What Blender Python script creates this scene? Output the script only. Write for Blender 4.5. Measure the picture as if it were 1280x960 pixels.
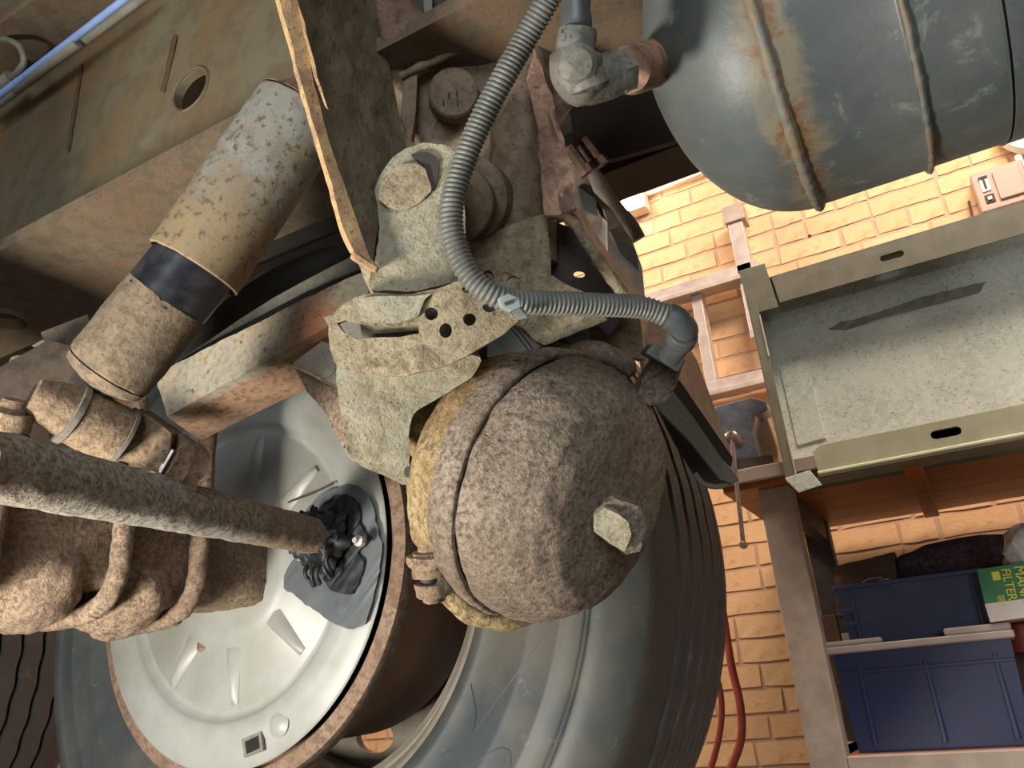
import bpy, bmesh, math, random
from mathutils import Vector, Matrix, noise
from mathutils.geometry import tessellate_polygon
random.seed(7)
PI = math.pi
for o in list(bpy.data.objects): bpy.data.objects.remove(o)
SC = bpy.context.scene

# ------------------------------------------------------------------ camera
F = 1013.88                                   # focal length in pixels of a 1280 wide frame
CX = Vector((0.86871849, 0.4902, -0.07093758))        # camera right in world
CD = Vector((-0.24273017, 0.29649323, -0.92367409))   # camera down
CF = Vector((-0.43175253, 0.81963145, 0.37655548))    # camera forward
C0 = Vector((0, 0, 0.3))
cd = bpy.data.cameras.new('camera'); cam = bpy.data.objects.new('camera', cd)
SC.collection.objects.link(cam); SC.camera = cam
cd.sensor_fit = 'HORIZONTAL'; cd.sensor_width = 36; cd.lens = 36*F/1280; cd.clip_start = 0.01; cd.clip_end = 60
R3 = Matrix((CX, -CD, -CF)).transposed()
cam.matrix_world = Matrix.Translation(C0) @ R3.to_4x4()

# ------------------------------------------------------------------ world, lights, exposure
w = bpy.data.worlds.new('world'); SC.world = w; w.use_nodes = True
w.node_tree.nodes['Background'].inputs[0].default_value = (0.75, 0.86, 1.0, 1)
w.node_tree.nodes['Background'].inputs[1].default_value = 0.20
SC.view_settings.view_transform = 'Standard'; SC.view_settings.look = 'None'
SC.view_settings.gamma = 1; SC.view_settings.use_curve_mapping = False
SC.view_settings.exposure = 0.12
def area(name, loc, to, size, power, col, sy=None):
    l = bpy.data.lights.new(name, 'AREA'); l.size = size; l.energy = power; l.color = col
    if sy: l.shape = 'RECTANGLE'; l.size_y = sy
    o = bpy.data.objects.new(name, l); SC.collection.objects.link(o); o.location = loc
    o.rotation_euler = (Vector(to)-Vector(loc)).to_track_quat('-Z', 'Y').to_euler(); return o
area('work_lamp_floor', (-0.66, -0.14, 0.06), (-0.50, 0.62, 0.62), 0.16, 14, (1.0, 0.94, 0.85))
area('doorway_daylight', (1.3, -3.1, 1.3), (0.2, 2.0, 1.0), 2.0, 100, (0.90, 0.95, 1.0))
area('hall_tube_near', (0.7, 1.5, 2.9), (0.3, 2.5, 0.9), 1.5, 82, (1.0, 0.82, 0.68), 0.3)
area('hall_tube_left', (-2.6, 1.9, 3.0), (-1.0, 2.6, 0.6), 1.5, 95, (1.0, 0.80, 0.62), 0.3)

# ------------------------------------------------------------------ helpers
def P(u, v, d): return C0 + (CX*(u-640) + CD*(v-480) + CF*F)*(d/F)      # pixel + depth -> point in the world
def Y(u, v, y):
    r = CX*(u-640) + CD*(v-480) + CF*F; return C0 + r*(y/r.y)
def Zp(u, v, z):
    r = CX*(u-640) + CD*(v-480) + CF*F; return C0 + r*((z-C0.z)/r.z)
def lin(h):
    if isinstance(h, str):
        h = [int(h[i:i+2], 16)/255 for i in (0, 2, 4)]
    return tuple((c/12.92 if c <= .04045 else ((c+.055)/1.055)**2.4) for c in h) + (1,)

class NT:
    def __init__(s, name):
        s.m = bpy.data.materials.new(name); s.m.use_nodes = True; s.t = s.m.node_tree
        s.b = s.t.nodes['Principled BSDF']; s.co = s.n('ShaderNodeTexCoord').outputs['Object']
    def n(s, typ, **k):
        x = s.t.nodes.new(typ)
        for a, b in k.items(): setattr(x, a, b)
        return x
    def L(s, a, b): s.t.links.new(a, b)
    def noise(s, sc, det=5, rough=.6, dist=0, vec=None):
        x = s.n('ShaderNodeTexNoise'); x.inputs['Scale'].default_value = sc; x.inputs['Detail'].default_value = det
        x.inputs['Roughness'].default_value = rough; x.inputs['Distortion'].default_value = dist
        s.L(vec or s.co, x.inputs['Vector']); return x.outputs['Fac']
    def ramp(s, fac, lo, hi, c0=(0,0,0,1), c1=(1,1,1,1)):
        x = s.n('ShaderNodeValToRGB'); e = x.color_ramp.elements
        e[0].position = lo; e[1].position = hi; e[0].color = c0; e[1].color = c1
        s.L(fac, x.inputs[0]); return x.outputs[0]
    def mix(s, fac, a, b, mode='MIX'):
        x = s.n('ShaderNodeMix', data_type='RGBA', blend_type=mode)
        for i, v in ((0, fac), (6, a), (7, b)):
            if hasattr(v, 'links'): s.L(v, x.inputs[i])
            else: x.inputs[i].default_value = v
        return x.outputs[2]
    def math(s, op, a, b):
        x = s.n('ShaderNodeMath', operation=op)
        for i, v in ((0, a), (1, b)):
            if hasattr(v, 'links'): s.L(v, x.inputs[i])
            else: x.inputs[i].default_value = v
        return x.outputs[0]
    def scaled(s, sc):
        x = s.n('ShaderNodeMapping'); x.inputs['Scale'].default_value = sc; s.L(s.co, x.inputs[0]); return x.outputs[0]
    def bump(s, h, strength, dist=.001):
        x = s.n('ShaderNodeBump'); x.inputs['Strength'].default_value = strength; x.inputs['Distance'].default_value = dist
        s.L(h, x.inputs['Height']); s.L(x.outputs[0], s.b.inputs['Normal'])
    def set(s, col=None, rough=None, metal=None):
        for k, v in (('Base Color', col), ('Roughness', rough), ('Metallic', metal)):
            if v is None: continue
            if hasattr(v, 'links'): s.L(v, s.b.inputs[k])
            else: s.b.inputs[k].default_value = v
        return s.m

def crust(name, c1, c2, c3, c4=None, s1=14, s2=120, s3=330, bump=1.0, dist=.0014, rough=.85, crack=0.0, lo=.42, hi=.6, vec=None, soft=0.0):
    """dirt and flaking rust: large blotches of c1/c2, speckle of c3, pits of c4"""
    t = NT(name)
    if vec: t.co = t.scaled(vec)
    a = t.noise(s1, 6, .6, .3); b = t.noise(s2, 7, .65); c = t.noise(s3, 5, .7)
    col = t.mix(t.ramp(a, lo, hi), lin(c1), lin(c2))
    col = t.mix(t.ramp(b, .47-soft, .58+soft), col, lin(c3))
    if c4: col = t.mix(t.ramp(c, .56, .68), col, lin(c4))
    h = t.math('ADD', b, t.math('MULTIPLY', c, .6))
    if crack:
        v = t.n('ShaderNodeTexVoronoi', feature='DISTANCE_TO_EDGE'); v.inputs['Scale'].default_value = crack
        dn = t.n('ShaderNodeTexNoise'); dn.inputs['Scale'].default_value = 60; t.L(t.co, dn.inputs['Vector'])
        vm = t.n('ShaderNodeVectorMath', operation='MULTIPLY_ADD'); t.L(dn.outputs['Color'], vm.inputs[0])
        vm.inputs[1].default_value = (.03,)*3; t.L(t.co, vm.inputs[2]); t.L(vm.outputs[0], v.inputs['Vector'])
        msk = t.math('MAXIMUM', t.ramp(v.outputs['Distance'], 0, .035), t.ramp(t.noise(26, 3), .40, .50, (1,1,1,1), (0,0,0,1)) if False else t.ramp(t.noise(34, 3), .36, .44))
        h = t.math('ADD', h, t.math('MULTIPLY', msk, .4))
        col = t.mix(t.ramp(msk, 0, .5), t.mix(.6, col, lin('4a3a2c')), col)
    t.bump(h, bump, dist)
    return t.set(col, rough)

def plain(name, c1, c2=None, rough=.5, metal=0, sc=25, bump=0, bsc=200, lo=.4, hi=.65, vec=None, dist=.0006):
    t = NT(name)
    if vec: t.co = t.scaled(vec)
    col = t.mix(t.ramp(t.noise(sc, 6, .62), lo, hi), lin(c1), lin(c2 or c1))
    if bump: t.bump(t.noise(bsc, 5, .6), bump, dist)
    return t.set(col, rough, metal)

M = {}
M['dirt'] = crust('crusted_dirt', '958970', 'aa9c7e', '796b54', '4c3c29', s1=16, s2=130, s3=420, bump=1.0, dist=.0018, soft=.03)
M['dirtpale'] = crust('pale_crusted_dirt', '93917f', 'a59d85', '8a8169', '5a4a35', s1=14, s2=140, s3=420, bump=1.0, dist=.0016, soft=.03)
M['chamber'] = crust('chamber_rust', 'a39482', '75634f', '5a4a3b', '2f231b', s1=6, s2=260, s3=560, bump=1.0, dist=.0024, crack=60, lo=.40, hi=.62, soft=.08, rough=.7)
M['chamberold'] = crust('chamber_base_rust', 'ab976d', '94794f', '6e583b', '3f3022', s1=16, s2=200, s3=500, bump=1.0, dist=.002, crack=90, soft=.05)
M['rustbrown'] = crust('brown_rust', '96735a', '80624f', '6f5544', '4e3b2e', s1=20, s2=90, bump=.6)
M['ubolt'] = crust('pinkish_rust', 'a48e75', '86705b', '6a5746', '42342a', s1=18, s2=230, s3=480, bump=1.0, dist=.0020, crack=80, soft=.04)
M['tube'] = crust('camshaft_crust', 'aaa8a0', 'a08b70', '6f6354', '332c25', s1=5, s2=240, s3=500, bump=1.0, dist=.0018, soft=.04)
t = NT('shock_dust_tube')                     # grey paint, brown crust towards the lower end
sx = t.n('ShaderNodeSeparateXYZ'); t.L(t.co, sx.inputs[0])
hgt = t.math('ADD', sx.outputs['Z'], t.math('MULTIPLY', t.math('SUBTRACT', t.noise(26, 7, .7, .4), .5), .22))
col = t.mix(t.ramp(t.noise(12, 5), .45, .65), lin('84867d'), lin('7b776a'))
col = t.mix(t.ramp(hgt, .125, .165, (1,1,1,1), (0,0,0,1)), col, lin('7c705c'))
col = t.mix(t.ramp(hgt, .090, .120, (1,1,1,1), (0,0,0,1)), col, lin('877558'))
col = t.mix(t.ramp(hgt, .19, .22), col, lin('6d5546'))
b = t.noise(170, 6, .65); col = t.mix(t.ramp(b, .54, .64), col, lin('5b4c39'))
t.bump(b, .5, .0009); M['shock'] = t.set(col, .7)
M['shocklow'] = crust('shock_lower_dirt', '6d604f', '7f6f58', '5f5140', '403327', s1=12, s2=150, bump=.8, soft=.04)
M['shockblack'] = plain('shock_black_gloss', '1b1d22', '3b3a3c', .28, 0, 40, .15, 250)
M['web'] = crust('frame_olive', '6c6650', '72593c', '645944', None, s1=5, s2=30, bump=.25, dist=.0008, rough=.6, lo=.44, hi=.62)
M['flange'] = crust('frame_flange_brown', '6b6150', '6c5744', '5f5341', '3e3127', s1=7, s2=45, bump=.4, rough=.65)
M['cast'] = crust('brown_casting', '776650', '6c553e', '5f4d3a', '3a2d22', s1=9, s2=80, bump=.5, rough=.7)
M['pink'] = crust('flaking_pink_primer', '8a7060', '765d4e', '685042', '3f2c25', s1=16, s2=110, bump=.7)
M['pitline'] = plain('dark_weld_line', '4b3826', '5a4632', .8, 0, 40, .4, 200)
M['darkcast'] = crust('dark_brown_casting', '4b3d2f', '3e3225', '34291e', None, s1=9, s2=80, bump=.5, rough=.7)
M['castgrey'] = crust('side_casting_grey', '968b80', '85796e', '7a6e63', None, s1=12, s2=80, bump=.3, rough=.5)
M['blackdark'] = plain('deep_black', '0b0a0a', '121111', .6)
M['tandirt'] = crust('tan_crust', '88725b', '9c866b', '6d5944', '443427', s1=16, s2=170, s3=420, bump=1.0, dist=.0022, soft=.04)
M['grey'] = crust('grey_painted_steel', '77756b', '6e665b', '6b675c', '47413a', s1=16, s2=80, bump=.35, rough=.6)
M['plateface'] = crust('hanger_plate_face', '6b6250', '776e5a', '5e5342', '352a20', s1=16, s2=70, bump=.7, vec=(1, 1, .45), rough=.6)
M['edge'] = crust('hanger_rust_edge', 'b08f68', '927162', 'c0a070', '5d4433', s1=20, s2=90, bump=.9)
M['greyelbow'] = crust('elbow_grey', '74736b', '65635b', '57534a', '3b3731', s1=22, s2=90, bump=.5, rough=.5)
M['stayface'] = crust('stay_lit_face', 'bca592', 'a8907e', 'a08976', None, s1=10, s2=60, bump=.3, rough=.6)  # pale pinkish tint carries the wall lamp's light on the outer face
M['black'] = plain('dark_steel', '2b2420', '3d322b', .7, 0, 10, .3, 60)
M['rubber'] = None
M['silver'] = plain('dust_cover_paint', '9a9c96', '88877d', .42, 0, 9, .12, 60)
M['grease'] = plain('dark_grease', '151617', '2b2e30', .5, 0, 60, .9, 160)
M['brownsm'] = plain('drum_brown', '80634e', '8f705a', .55, 0, 12, .3, 400)
M['ring'] = crust('drum_ring_rust', '8a7460', '7b6350', '6a5544', '4b392d', s1=20, s2=120, bump=.5)
M['rim'] = plain('rim_lip_paint', '7b7468', '6a6052', .5, 0, 20, .2, 150)
M['alu'] = plain('aluminium', 'c9bcb4', 'b5a59c', .4, .3, 20)
M['pipegrey'] = plain('grey_pipe', '77766a', '8c8a7e', .4, 0, 30)
M['pipeblue'] = plain('blue_pipe', '7f9bd0', '8fa9dc', .3, 0, 30)
M['conduit'] = plain('grey_conduit', '6c6d67', '5a5a54', .5, 0, 60, .2, 300)
M['darkgrey'] = plain('dark_grey_plastic', '4b4f4f', '3b3f40', .45, 0, 40)
M['clip'] = plain('tie_grey', '8d9a9c', '7d8784', .45, 0, 30)
M['traymetal'] = crust('tray_galvanised', 'd6e0d6', 'c9d3c8', 'dce4da', '8f9284', s1=10, s2=60, s3=150, bump=.15, rough=.55)
M['traydark'] = plain('tray_shaded_olive', '7a7867', '6a6858', .55, 0, 18, .2, 120)  # olive tray steel, shade of the flanges and channel put into the colour
M['traylip'] = plain('tray_lip_green', 'b9bca2', 'abae93', .5, 0, 22, .2, 120)
M['benchwood'] = plain('bench_underside_wood', 'a8622c', '86491f', .45, 0, 8, .2, 60, vec=(1, 9, 9))
M['benchsteel'] = plain('bench_steel', 'ae9e91', '9a897c', .55, 0, 16, .2, 120)
M['benchdark'] = plain('bench_dark_steel', '3b3633', '46403b', .6, 0, 20)
M['blue'] = plain('crate_blue', '0d1b4a', '102052', .4, 0, 20)
M['bluetop'] = plain('crate_dusty_blue', '353f5a', '3d4763', .65, 0, 14)
M['craterim'] = plain('crate_pale_rim', 'a69a93', 'b5a8a0', .6, 0, 20)
M['vise'] = plain('vise_blue_grey', '6b7484', '8a92a0', .35, .2, 30, .2, 150)
M['chrome'] = plain('worn_chrome', 'a89890', '8c7c74', .3, .7, 50)
M['red'] = plain('red_hose_rubber', '8c3a28', '9c4430', .5)
M['lampwhite'] = plain('white_plastic', 'd8d0c6', 'cfc6ba', .5)
M['plasticbag'] = plain('clear_film', 'cfc4c0', 'b5aaa8', .35, 0, 60, .6, 80)
M['concrete'] = plain('floor_concrete', '6f6a62', '7d776d', .8, 0, 3, .3, 60)
M['mortar'] = plain('mortar_joint', 'bf9c80', 'c6a387', .95, 0, 30, .4, 200)
M['cloth'] = crust('dark_wool', '5c5058', '6b5d62', '453b40', '2b2427', s1=20, s2=90, bump=1, dist=.004)
M['brownpaper'] = plain('brown_sack', '5a4434', '6a5040', .8, 0, 10, .3, 80)
M['green'] = plain('box_green', '1f6b3a', '257a44', .45)
M['yellow'] = plain('box_yellow', 'd8d020', 'd8d020', .45)
M['white'] = plain('box_white', 'd9cfca', 'd2c8c2', .5)
t = NT('switch_plastic'); M['switch'] = t.set(lin('a48a7a'), .5)
t = NT('lamp_glow'); t.b.inputs['Emission Color'].default_value = (1, .9, .72, 1); t.b.inputs['Emission Strength'].default_value = 22; M['glow'] = t.set(lin('ffffff'), .5)
# brick: colour by object
t = NT('yellow_brick'); oi = t.n('ShaderNodeObjectInfo').outputs['Random']
col = t.mix(t.ramp(oi, 0, 1), lin('d6ab80'), lin('deb990')); col = t.mix(t.ramp(t.noise(25, 5), .5, .75), col, lin('c99b6a'))
t.bump(t.noise(60, 6, .7), .5, .004); M['brick'] = t.set(col, .9)
# tyre rubber: dusty grey with fine scuffs
def rubber(name, a, b, c):
    t = NT(name); col = t.mix(t.ramp(t.noise(9, 5), .4, .65), lin(a), lin(b))
    col = t.mix(t.ramp(t.noise(45, 8, .75, .5), .60, .72), col, lin(c))
    t.bump(t.noise(260, 4), .25, .0006); return t.set(col, .55)
M['sidewall'] = rubber('tyre_sidewall', '3b4143', '57554c', '6c716f')
M['tread'] = rubber('tyre_tread', '433d3a', '4e4742', '6a615a')
# tank paint: scuffed grey blue with rust streaks
t = NT('tank_paint')
col = t.mix(t.ramp(t.noise(7, 6, .65), .38, .66), lin('4a5052'), lin('666b66'))
col = t.mix(t.ramp(t.noise(30, 7, .75, .8), .58, .72), col, lin('848a83'))
sx = t.n('ShaderNodeSeparateXYZ'); t.L(t.co, sx.inputs[0])
dx_ = t.math('ABSOLUTE', t.math('ADD', sx.outputs['X'], .2215), 0)
ms_ = t.math('SUBTRACT', t.noise(22, 7, .72, .6), t.math('MULTIPLY', dx_, 15.0))      # rust run along the first seam
col = t.mix(t.ramp(ms_, .30, .44), col, lin('746d5c'))
col = t.mix(t.ramp(t.math('SUBTRACT', t.noise(60, 7, .75, .6), t.math('MULTIPLY', dx_, 16.0)), .38, .5), col, lin('6e4f30'))
t.bump(t.noise(50, 7, .7), .3, .0015); M['tank'] = t.set(col, .46)
t = NT('tank_seam'); col = t.mix(t.ramp(t.noise(45, 6, .7), .42, .6), lin('666c68'), lin('7d6a50')); t.bump(t.noise(150, 6), .7, .0015); M['seam'] = t.set(col, .6)

COL = SC.collection
def link(name, me, mat, parent=None, origin=None):
    o = bpy.data.objects.new(name, me); COL.objects.link(o)
    if mat is not None and not me.materials:
        for mm in (mat if isinstance(mat, (list, tuple)) else [mat]): me.materials.append(M[mm] if isinstance(mm, str) else mm)
    if parent:
        o.parent = parent
    return o
def wpos(o):
    v = Vector(o.location)
    while o.parent: o = o.parent; v = v + Vector(o.location)
    return v
def obj(name, bm, mat, parent=None, smooth=True, bevel=0, ang=35, fix=True):
    if fix: bmesh.ops.recalc_face_normals(bm, faces=bm.faces[:])
    off = wpos(parent) if parent else None
    if parent is None:                      # origin at the base of the thing
        xs = [v.co for v in bm.verts]
        c = sum(xs, Vector())/len(xs); c.z = min(v.z for v in xs); off = c
    for v in bm.verts: v.co -= off
    me = bpy.data.meshes.new(name); bm.to_mesh(me); bm.free()
    if smooth:
        for p in me.polygons: p.use_smooth = True
        me.set_sharp_from_angle(angle=math.radians(ang))
    o = link(name, me, mat, parent)
    if parent is None: o.location = off
    if bevel:
        b = o.modifiers.new('bevel', 'BEVEL'); b.width = bevel; b.segments = 2; b.limit_method = 'ANGLE'; b.angle_limit = math.radians(40)
        for p in me.polygons: p.use_smooth = True
        b.harden_normals = True
    return o
def tag(o, label=None, cat=None, group=None, kind=None):
    for k, v in (('label', label), ('category', cat), ('group', group), ('kind', kind)):
        if v: o[k] = v
    return o
def empty(name, loc, label=None, cat=None, group=None, kind=None):
    o = bpy.data.objects.new(name, None); COL.objects.link(o); o.location = loc; o.empty_display_size = .05
    return tag(o, label, cat, group, kind)

def rough(bm, amp, sc=60, oct=4, seed=0.0):
    bm.normal_update(); mv = []
    for v in bm.verts:
        n = noise.fractal(v.co*sc + Vector((seed, seed, seed)), 1.0, 2.0, oct)
        mv.append((v, v.normal*n*amp))
    for v, d in mv: v.co += d
    return bm
def refine(bm, size, n=6):
    for _ in range(n):
        es = [e for e in bm.edges if e.calc_length() > size]
        if not es or len(bm.faces) > 60000: break
        bmesh.ops.subdivide_edges(bm, edges=es, cuts=1, use_grid_fill=True)
        bmesh.ops.triangulate(bm, faces=[f for f in bm.faces if len(f.verts) > 4])
    return bm
def jag(pts, step, amp, seed=1.0):
    out = []
    for i, a in enumerate(pts):
        b = pts[(i+1) % len(pts)]; n = max(1, int((b-a).length/step))
        for k in range(n):
            p = a.lerp(b, k/n)
            out.append(p + noise.noise_vector(p*(.7/step) + Vector((seed,)*3))*amp)
    return out
def smooth_loop(pts, n=4):
    m = len(pts); out = []
    for i in range(m):
        p0, p1, p2, p3 = pts[i-1], pts[i], pts[(i+1) % m], pts[(i+2) % m]
        for k in range(n):
            t = k/n; out.append(.5*((2*p1) + (p2-p0)*t + (2*p0-5*p1+4*p2-p3)*t*t + (3*p1-p0-3*p2+p3)*t**3))
    return out
def newell(pts):
    n = Vector()
    for i, a in enumerate(pts):
        b = pts[(i+1) % len(pts)]; n += Vector(((a.y-b.y)*(a.z+b.z), (a.z-b.z)*(a.x+b.x), (a.x-b.x)*(a.y+b.y)))
    return n.normalized()
def slab_bm(pts, thick, holes=(), nrm=None):
    """a plate with holes: the outline (world points) faces the viewer, thickness runs away from it"""
    n = Vector(nrm).normalized() if nrm else newell(pts)
    c = sum(pts, Vector())/len(pts)
    if not nrm and n.dot(c - C0) < 0: n = -n
    loops = [list(pts)] + [list(h) for h in holes]
    flat = [p for l in loops for p in l]
    # project to 2d for tessellation
    ax = n.orthogonal().normalized(); ay = n.cross(ax)
    tl = [[Vector(((p-c).dot(ax), (p-c).dot(ay), 0)) for p in l] for l in loops]
    tris = tessellate_polygon(tl)
    bm = bmesh.new(); f = [bm.verts.new(p) for p in flat]; b = [bm.verts.new(p + n*thick) for p in flat]
    for t in tris:
        try: bm.faces.new([f[i] for i in t]); bm.faces.new([b[i] for i in reversed(t)])
        except ValueError: pass
    k = 0
    for l in loops:
        m = len(l)
        for i in range(m):
            j = (i+1) % m
            try: bm.faces.new((f[k+i], f[k+j], b[k+j], b[k+i]))
            except ValueError: pass
        k += m
    return bm
def slab(name, pts, thick, mat, parent=None, holes=(), nrm=None, j=0, bevel=.0012, smooth=True, fine=0, amp=0, seed=1.0):
    """pts: (u, v, depth) rows unprojected, or world vectors"""
    pp = [p if isinstance(p, Vector) else P(*p) for p in pts]
    if j: pp = jag(pp, .006, j, seed)
    bm = slab_bm(pp, thick, holes, nrm)
    if fine: refine(bm, fine); rough(bm, amp, 70, 4, seed)
    return obj(name, bm, mat, parent, smooth=smooth, bevel=0 if fine else bevel)
def ypts(y, *uv): return [Y(u, v, y) for u, v in uv]
def hexa_bm(a, b):
    bm = bmesh.new(); A = [bm.verts.new(p) for p in a]; B = [bm.verts.new(p) for p in b]; n = len(A)
    bm.faces.new(A); bm.faces.new(B[::-1])
    for i in range(n): bm.faces.new((A[i], B[i], B[(i+1) % n], A[(i+1) % n]))
    return bm
def box_bm(lo, hi, bm=None):
    bm = bm or bmesh.new(); x0, y0, z0 = lo; x1, y1, z1 = hi
    v = [bm.verts.new(c) for c in ((x0,y0,z0),(x1,y0,z0),(x1,y1,z0),(x0,y1,z0),(x0,y0,z1),(x1,y0,z1),(x1,y1,z1),(x0,y1,z1))]
    for f in ((0,3,2,1),(4,5,6,7),(0,1,5,4),(1,2,6,5),(2,3,7,6),(3,0,4,7)): bm.faces.new([v[i] for i in f])
    return bm
def box(name, lo, hi, mat, parent=None, bevel=.002): return obj(name, box_bm(lo, hi), mat, parent, bevel=bevel)
def frame(d):
    d = Vector(d).normalized(); a = d.orthogonal().normalized(); return a, d.cross(a), d
def lathe_bm(o, axis, prof, seg=48, fn=None, caps=True, ref=None, a0=0, a1=2*PI):
    """prof rows (t along axis, radius); fn(i, ang, t, r) -> (t, r)"""
    o = Vector(o); a, b, d = frame(axis)
    if ref is not None:
        a = (Vector(ref) - d*Vector(ref).dot(d)).normalized(); b = d.cross(a)
    bm = bmesh.new(); rings = []; full = abs(a1-a0-2*PI) < 1e-6; ns = seg if full else seg+1
    for i, (t, r) in enumerate(prof):
        if r < 1e-6: rings.append([bm.verts.new(o + d*t)]); continue
        R = []
        for k in range(ns):
            an = a0 + (a1-a0)*k/seg; tt, rr = fn(i, an, t, r) if fn else (t, r)
            R.append(bm.verts.new(o + d*tt + (a*math.cos(an) + b*math.sin(an))*rr))
        rings.append(R)
    for A, B in zip(rings, rings[1:]):
        for k in range(seg):
            k2 = (k+1) % ns
            if len(A) == 1 and len(B) == 1: continue
            if len(A) == 1: bm.faces.new((A[0], B[k], B[k2]))
            elif len(B) == 1: bm.faces.new((A[k], B[0], A[k2]))
            else: bm.faces.new((A[k], B[k], B[k2], A[k2]))
    if caps and full:
        for R in (rings[0], rings[-1]):
            if len(R) > 2: bm.faces.new(R)
    return bm
def cyl_bm(a, b, r, r2=None, seg=24):
    a = Vector(a); b = Vector(b); return lathe_bm(a, b-a, [(0, r), ((b-a).length, r if r2 is None else r2)], seg)
def tube_bm(pts, rad, seg=12, rings=None, caps=True):
    """swept tube; rad number or f(i, n)"""
    pts = [Vector(p) for p in pts]; bm = bmesh.new(); prev = None; up = None; first = None
    for i, p in enumerate(pts):
        t = (pts[min(i+1, len(pts)-1)] - pts[max(i-1, 0)]).normalized()
        up = t.orthogonal().normalized() if up is None else (up - t*up.dot(t)).normalized()
        s = t.cross(up); r = rad(i, len(pts)) if callable(rad) else rad
        R = [bm.verts.new(p + (up*math.cos(2*PI*k/seg) + s*math.sin(2*PI*k/seg))*r) for k in range(seg)]
        if prev:
            for k in range(seg): bm.faces.new((prev[k], prev[(k+1) % seg], R[(k+1) % seg], R[k]))
        else: first = R
        prev = R
    if caps: bm.faces.new(first[::-1]); bm.faces.new(prev)
    return bm
def spline(cp, n):
    cp = [Vector(c) for c in cp]; c = [cp[0]*2-cp[1]] + cp + [cp[-1]*2-cp[-2]]; out = []
    for i in range(1, len(c)-2):
        for k in range(n):
            t = k/n; p0, p1, p2, p3 = c[i-1:i+3]
            out.append(.5*((2*p1) + (p2-p0)*t + (2*p0-5*p1+4*p2-p3)*t*t + (3*p1-p0-3*p2+p3)*t**3))
    out.append(cp[-1]); return out
def arclen(pts, step):
    out = [pts[0]]; acc = 0
    for a, b in zip(pts, pts[1:]):
        L = (b-a).length
        while acc + L >= step:
            f = (step-acc)/L; a = a.lerp(b, f); out.append(a); L = (b-a).length; acc = 0
        acc += L
    return out
def circ(c, r, n, ex, ey): c = Vector(c); return [c + Vector(ex)*math.cos(2*PI*k/n)*r + Vector(ey)*math.sin(2*PI*k/n)*r for k in range(n)]
def hexhead(name, c, axis, r, h, mat, parent): return obj(name, lathe_bm(c, axis, [(0, r), (h*.85, r), (h, r*.85)], 6), mat, parent, smooth=False)
EX, EY, EZ = Vector((1,0,0)), Vector((0,1,0)), Vector((0,0,1))

# ================================================================== SETTING
tag(box('floor', (-4.5, -3.5, -.1), (3.5, 2.95, 0), 'concrete', bevel=0), kind='structure')
WY = 2.80
tag(box('wall_left', (-4.7, -3.5, 0), (-4.5, 3.05, 3.9), 'concrete', bevel=0), kind='structure')
tag(box('wall_right', (3.5, -3.5, 0), (3.7, 3.05, 3.9), 'concrete', bevel=0), kind='structure')
wall = tag(box('wall_back', (-4.5, WY+.003, 0), (3.5, WY+.25, 3.9), 'mortar', bevel=0), kind='structure')
tag(box('ceiling', (-4.5, -3.5, 3.9), (3.5, 3.05, 4.0), 'lampwhite', bevel=0), kind='structure')
tag(box('baseboard_back', (-4.5, WY-.05, 0), (3.5, WY+.012, .085), 'concrete', bevel=.004), kind='structure')
def brick_mesh(L, seed):
    bm = box_bm((0, 0, 0), (L, .03, .0635))
    rr = random.Random(seed)
    bmesh.ops.subdivide_edges(bm, edges=[e for e in bm.edges if abs((e.verts[0].co-e.verts[1].co).x) > .05], cuts=2)
    for v in bm.verts:
        if v.co.y < .01: v.co += Vector((rr.uniform(-.003, .003), rr.uniform(-.0012, .0012), rr.uniform(-.0028, .0028)))
    me = bpy.data.meshes.new('brick'); bm.to_mesh(me); bm.free(); me.materials.append(M['brick']); return me
long_m = [brick_mesh(.21, i) for i in range(8)]; short_m = [brick_mesh(.10, 20+i) for i in range(5)]
wl = wall.location; rest = bmesh.new(); count = 0
for row in range(0, 40):
    z = .10 + row*.0755; rr = random.Random(row*13+5)
    x = -2.7 - rr.choice((0, .055, .11, .165)); k = 0
    while x < 1.6:
        short = rr.random() < .22; L = .10 if short else .21
        lo, hi = -1.12 + 0.0*z, (.52 if z > 1.15 else .22)
        if x > lo and x+L < hi + .1 and z < 2.46 and count < 298:
            o = bpy.data.objects.new('brick', rr.choice(short_m if short else long_m)); COL.objects.link(o)
            o.parent = wall; o.location = Vector((x, WY, z)) - wl; count += 1
        else: box_bm((x, WY, z), (x+L, WY+.03, z+.0635), rest)
        x += L + .0115
tag(obj('brick_remainder', rest, 'brick', wall, smooth=False), kind='stuff')

# ================================================================== WALL ITEMS
lp = empty('wall_lamp', Y(790, 250, 2.72), 'small glowing square lamp high on the brick wall beside the bracket', 'lamp')
c = Y(791, 250, 2.74)
box('housing', c+Vector((-.05, -.005, -.05)), c+Vector((.05, .055, .05)), 'lampwhite', lp)
box('diffuser', c+Vector((-.04, -.02, -.042)), c+Vector((.04, -.005, .042)), 'glow', lp)
l = bpy.data.lights.new('wall_lamp_light', 'POINT'); l.energy = 3.5; l.color = (1, .84, .62); l.shadow_soft_size = .05
lo_ = bpy.data.objects.new('wall_lamp_light', l); COL.objects.link(lo_); lo_.location = c + Vector((0, -.1, 0))
tag(obj('electric_conduit', cyl_bm(Y(806, 244, 2.78), Y(1010, 165, 2.78), .009), 'lampwhite'), 'thin pale pipe running along the bricks from the glowing lamp', 'pipe')

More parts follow.
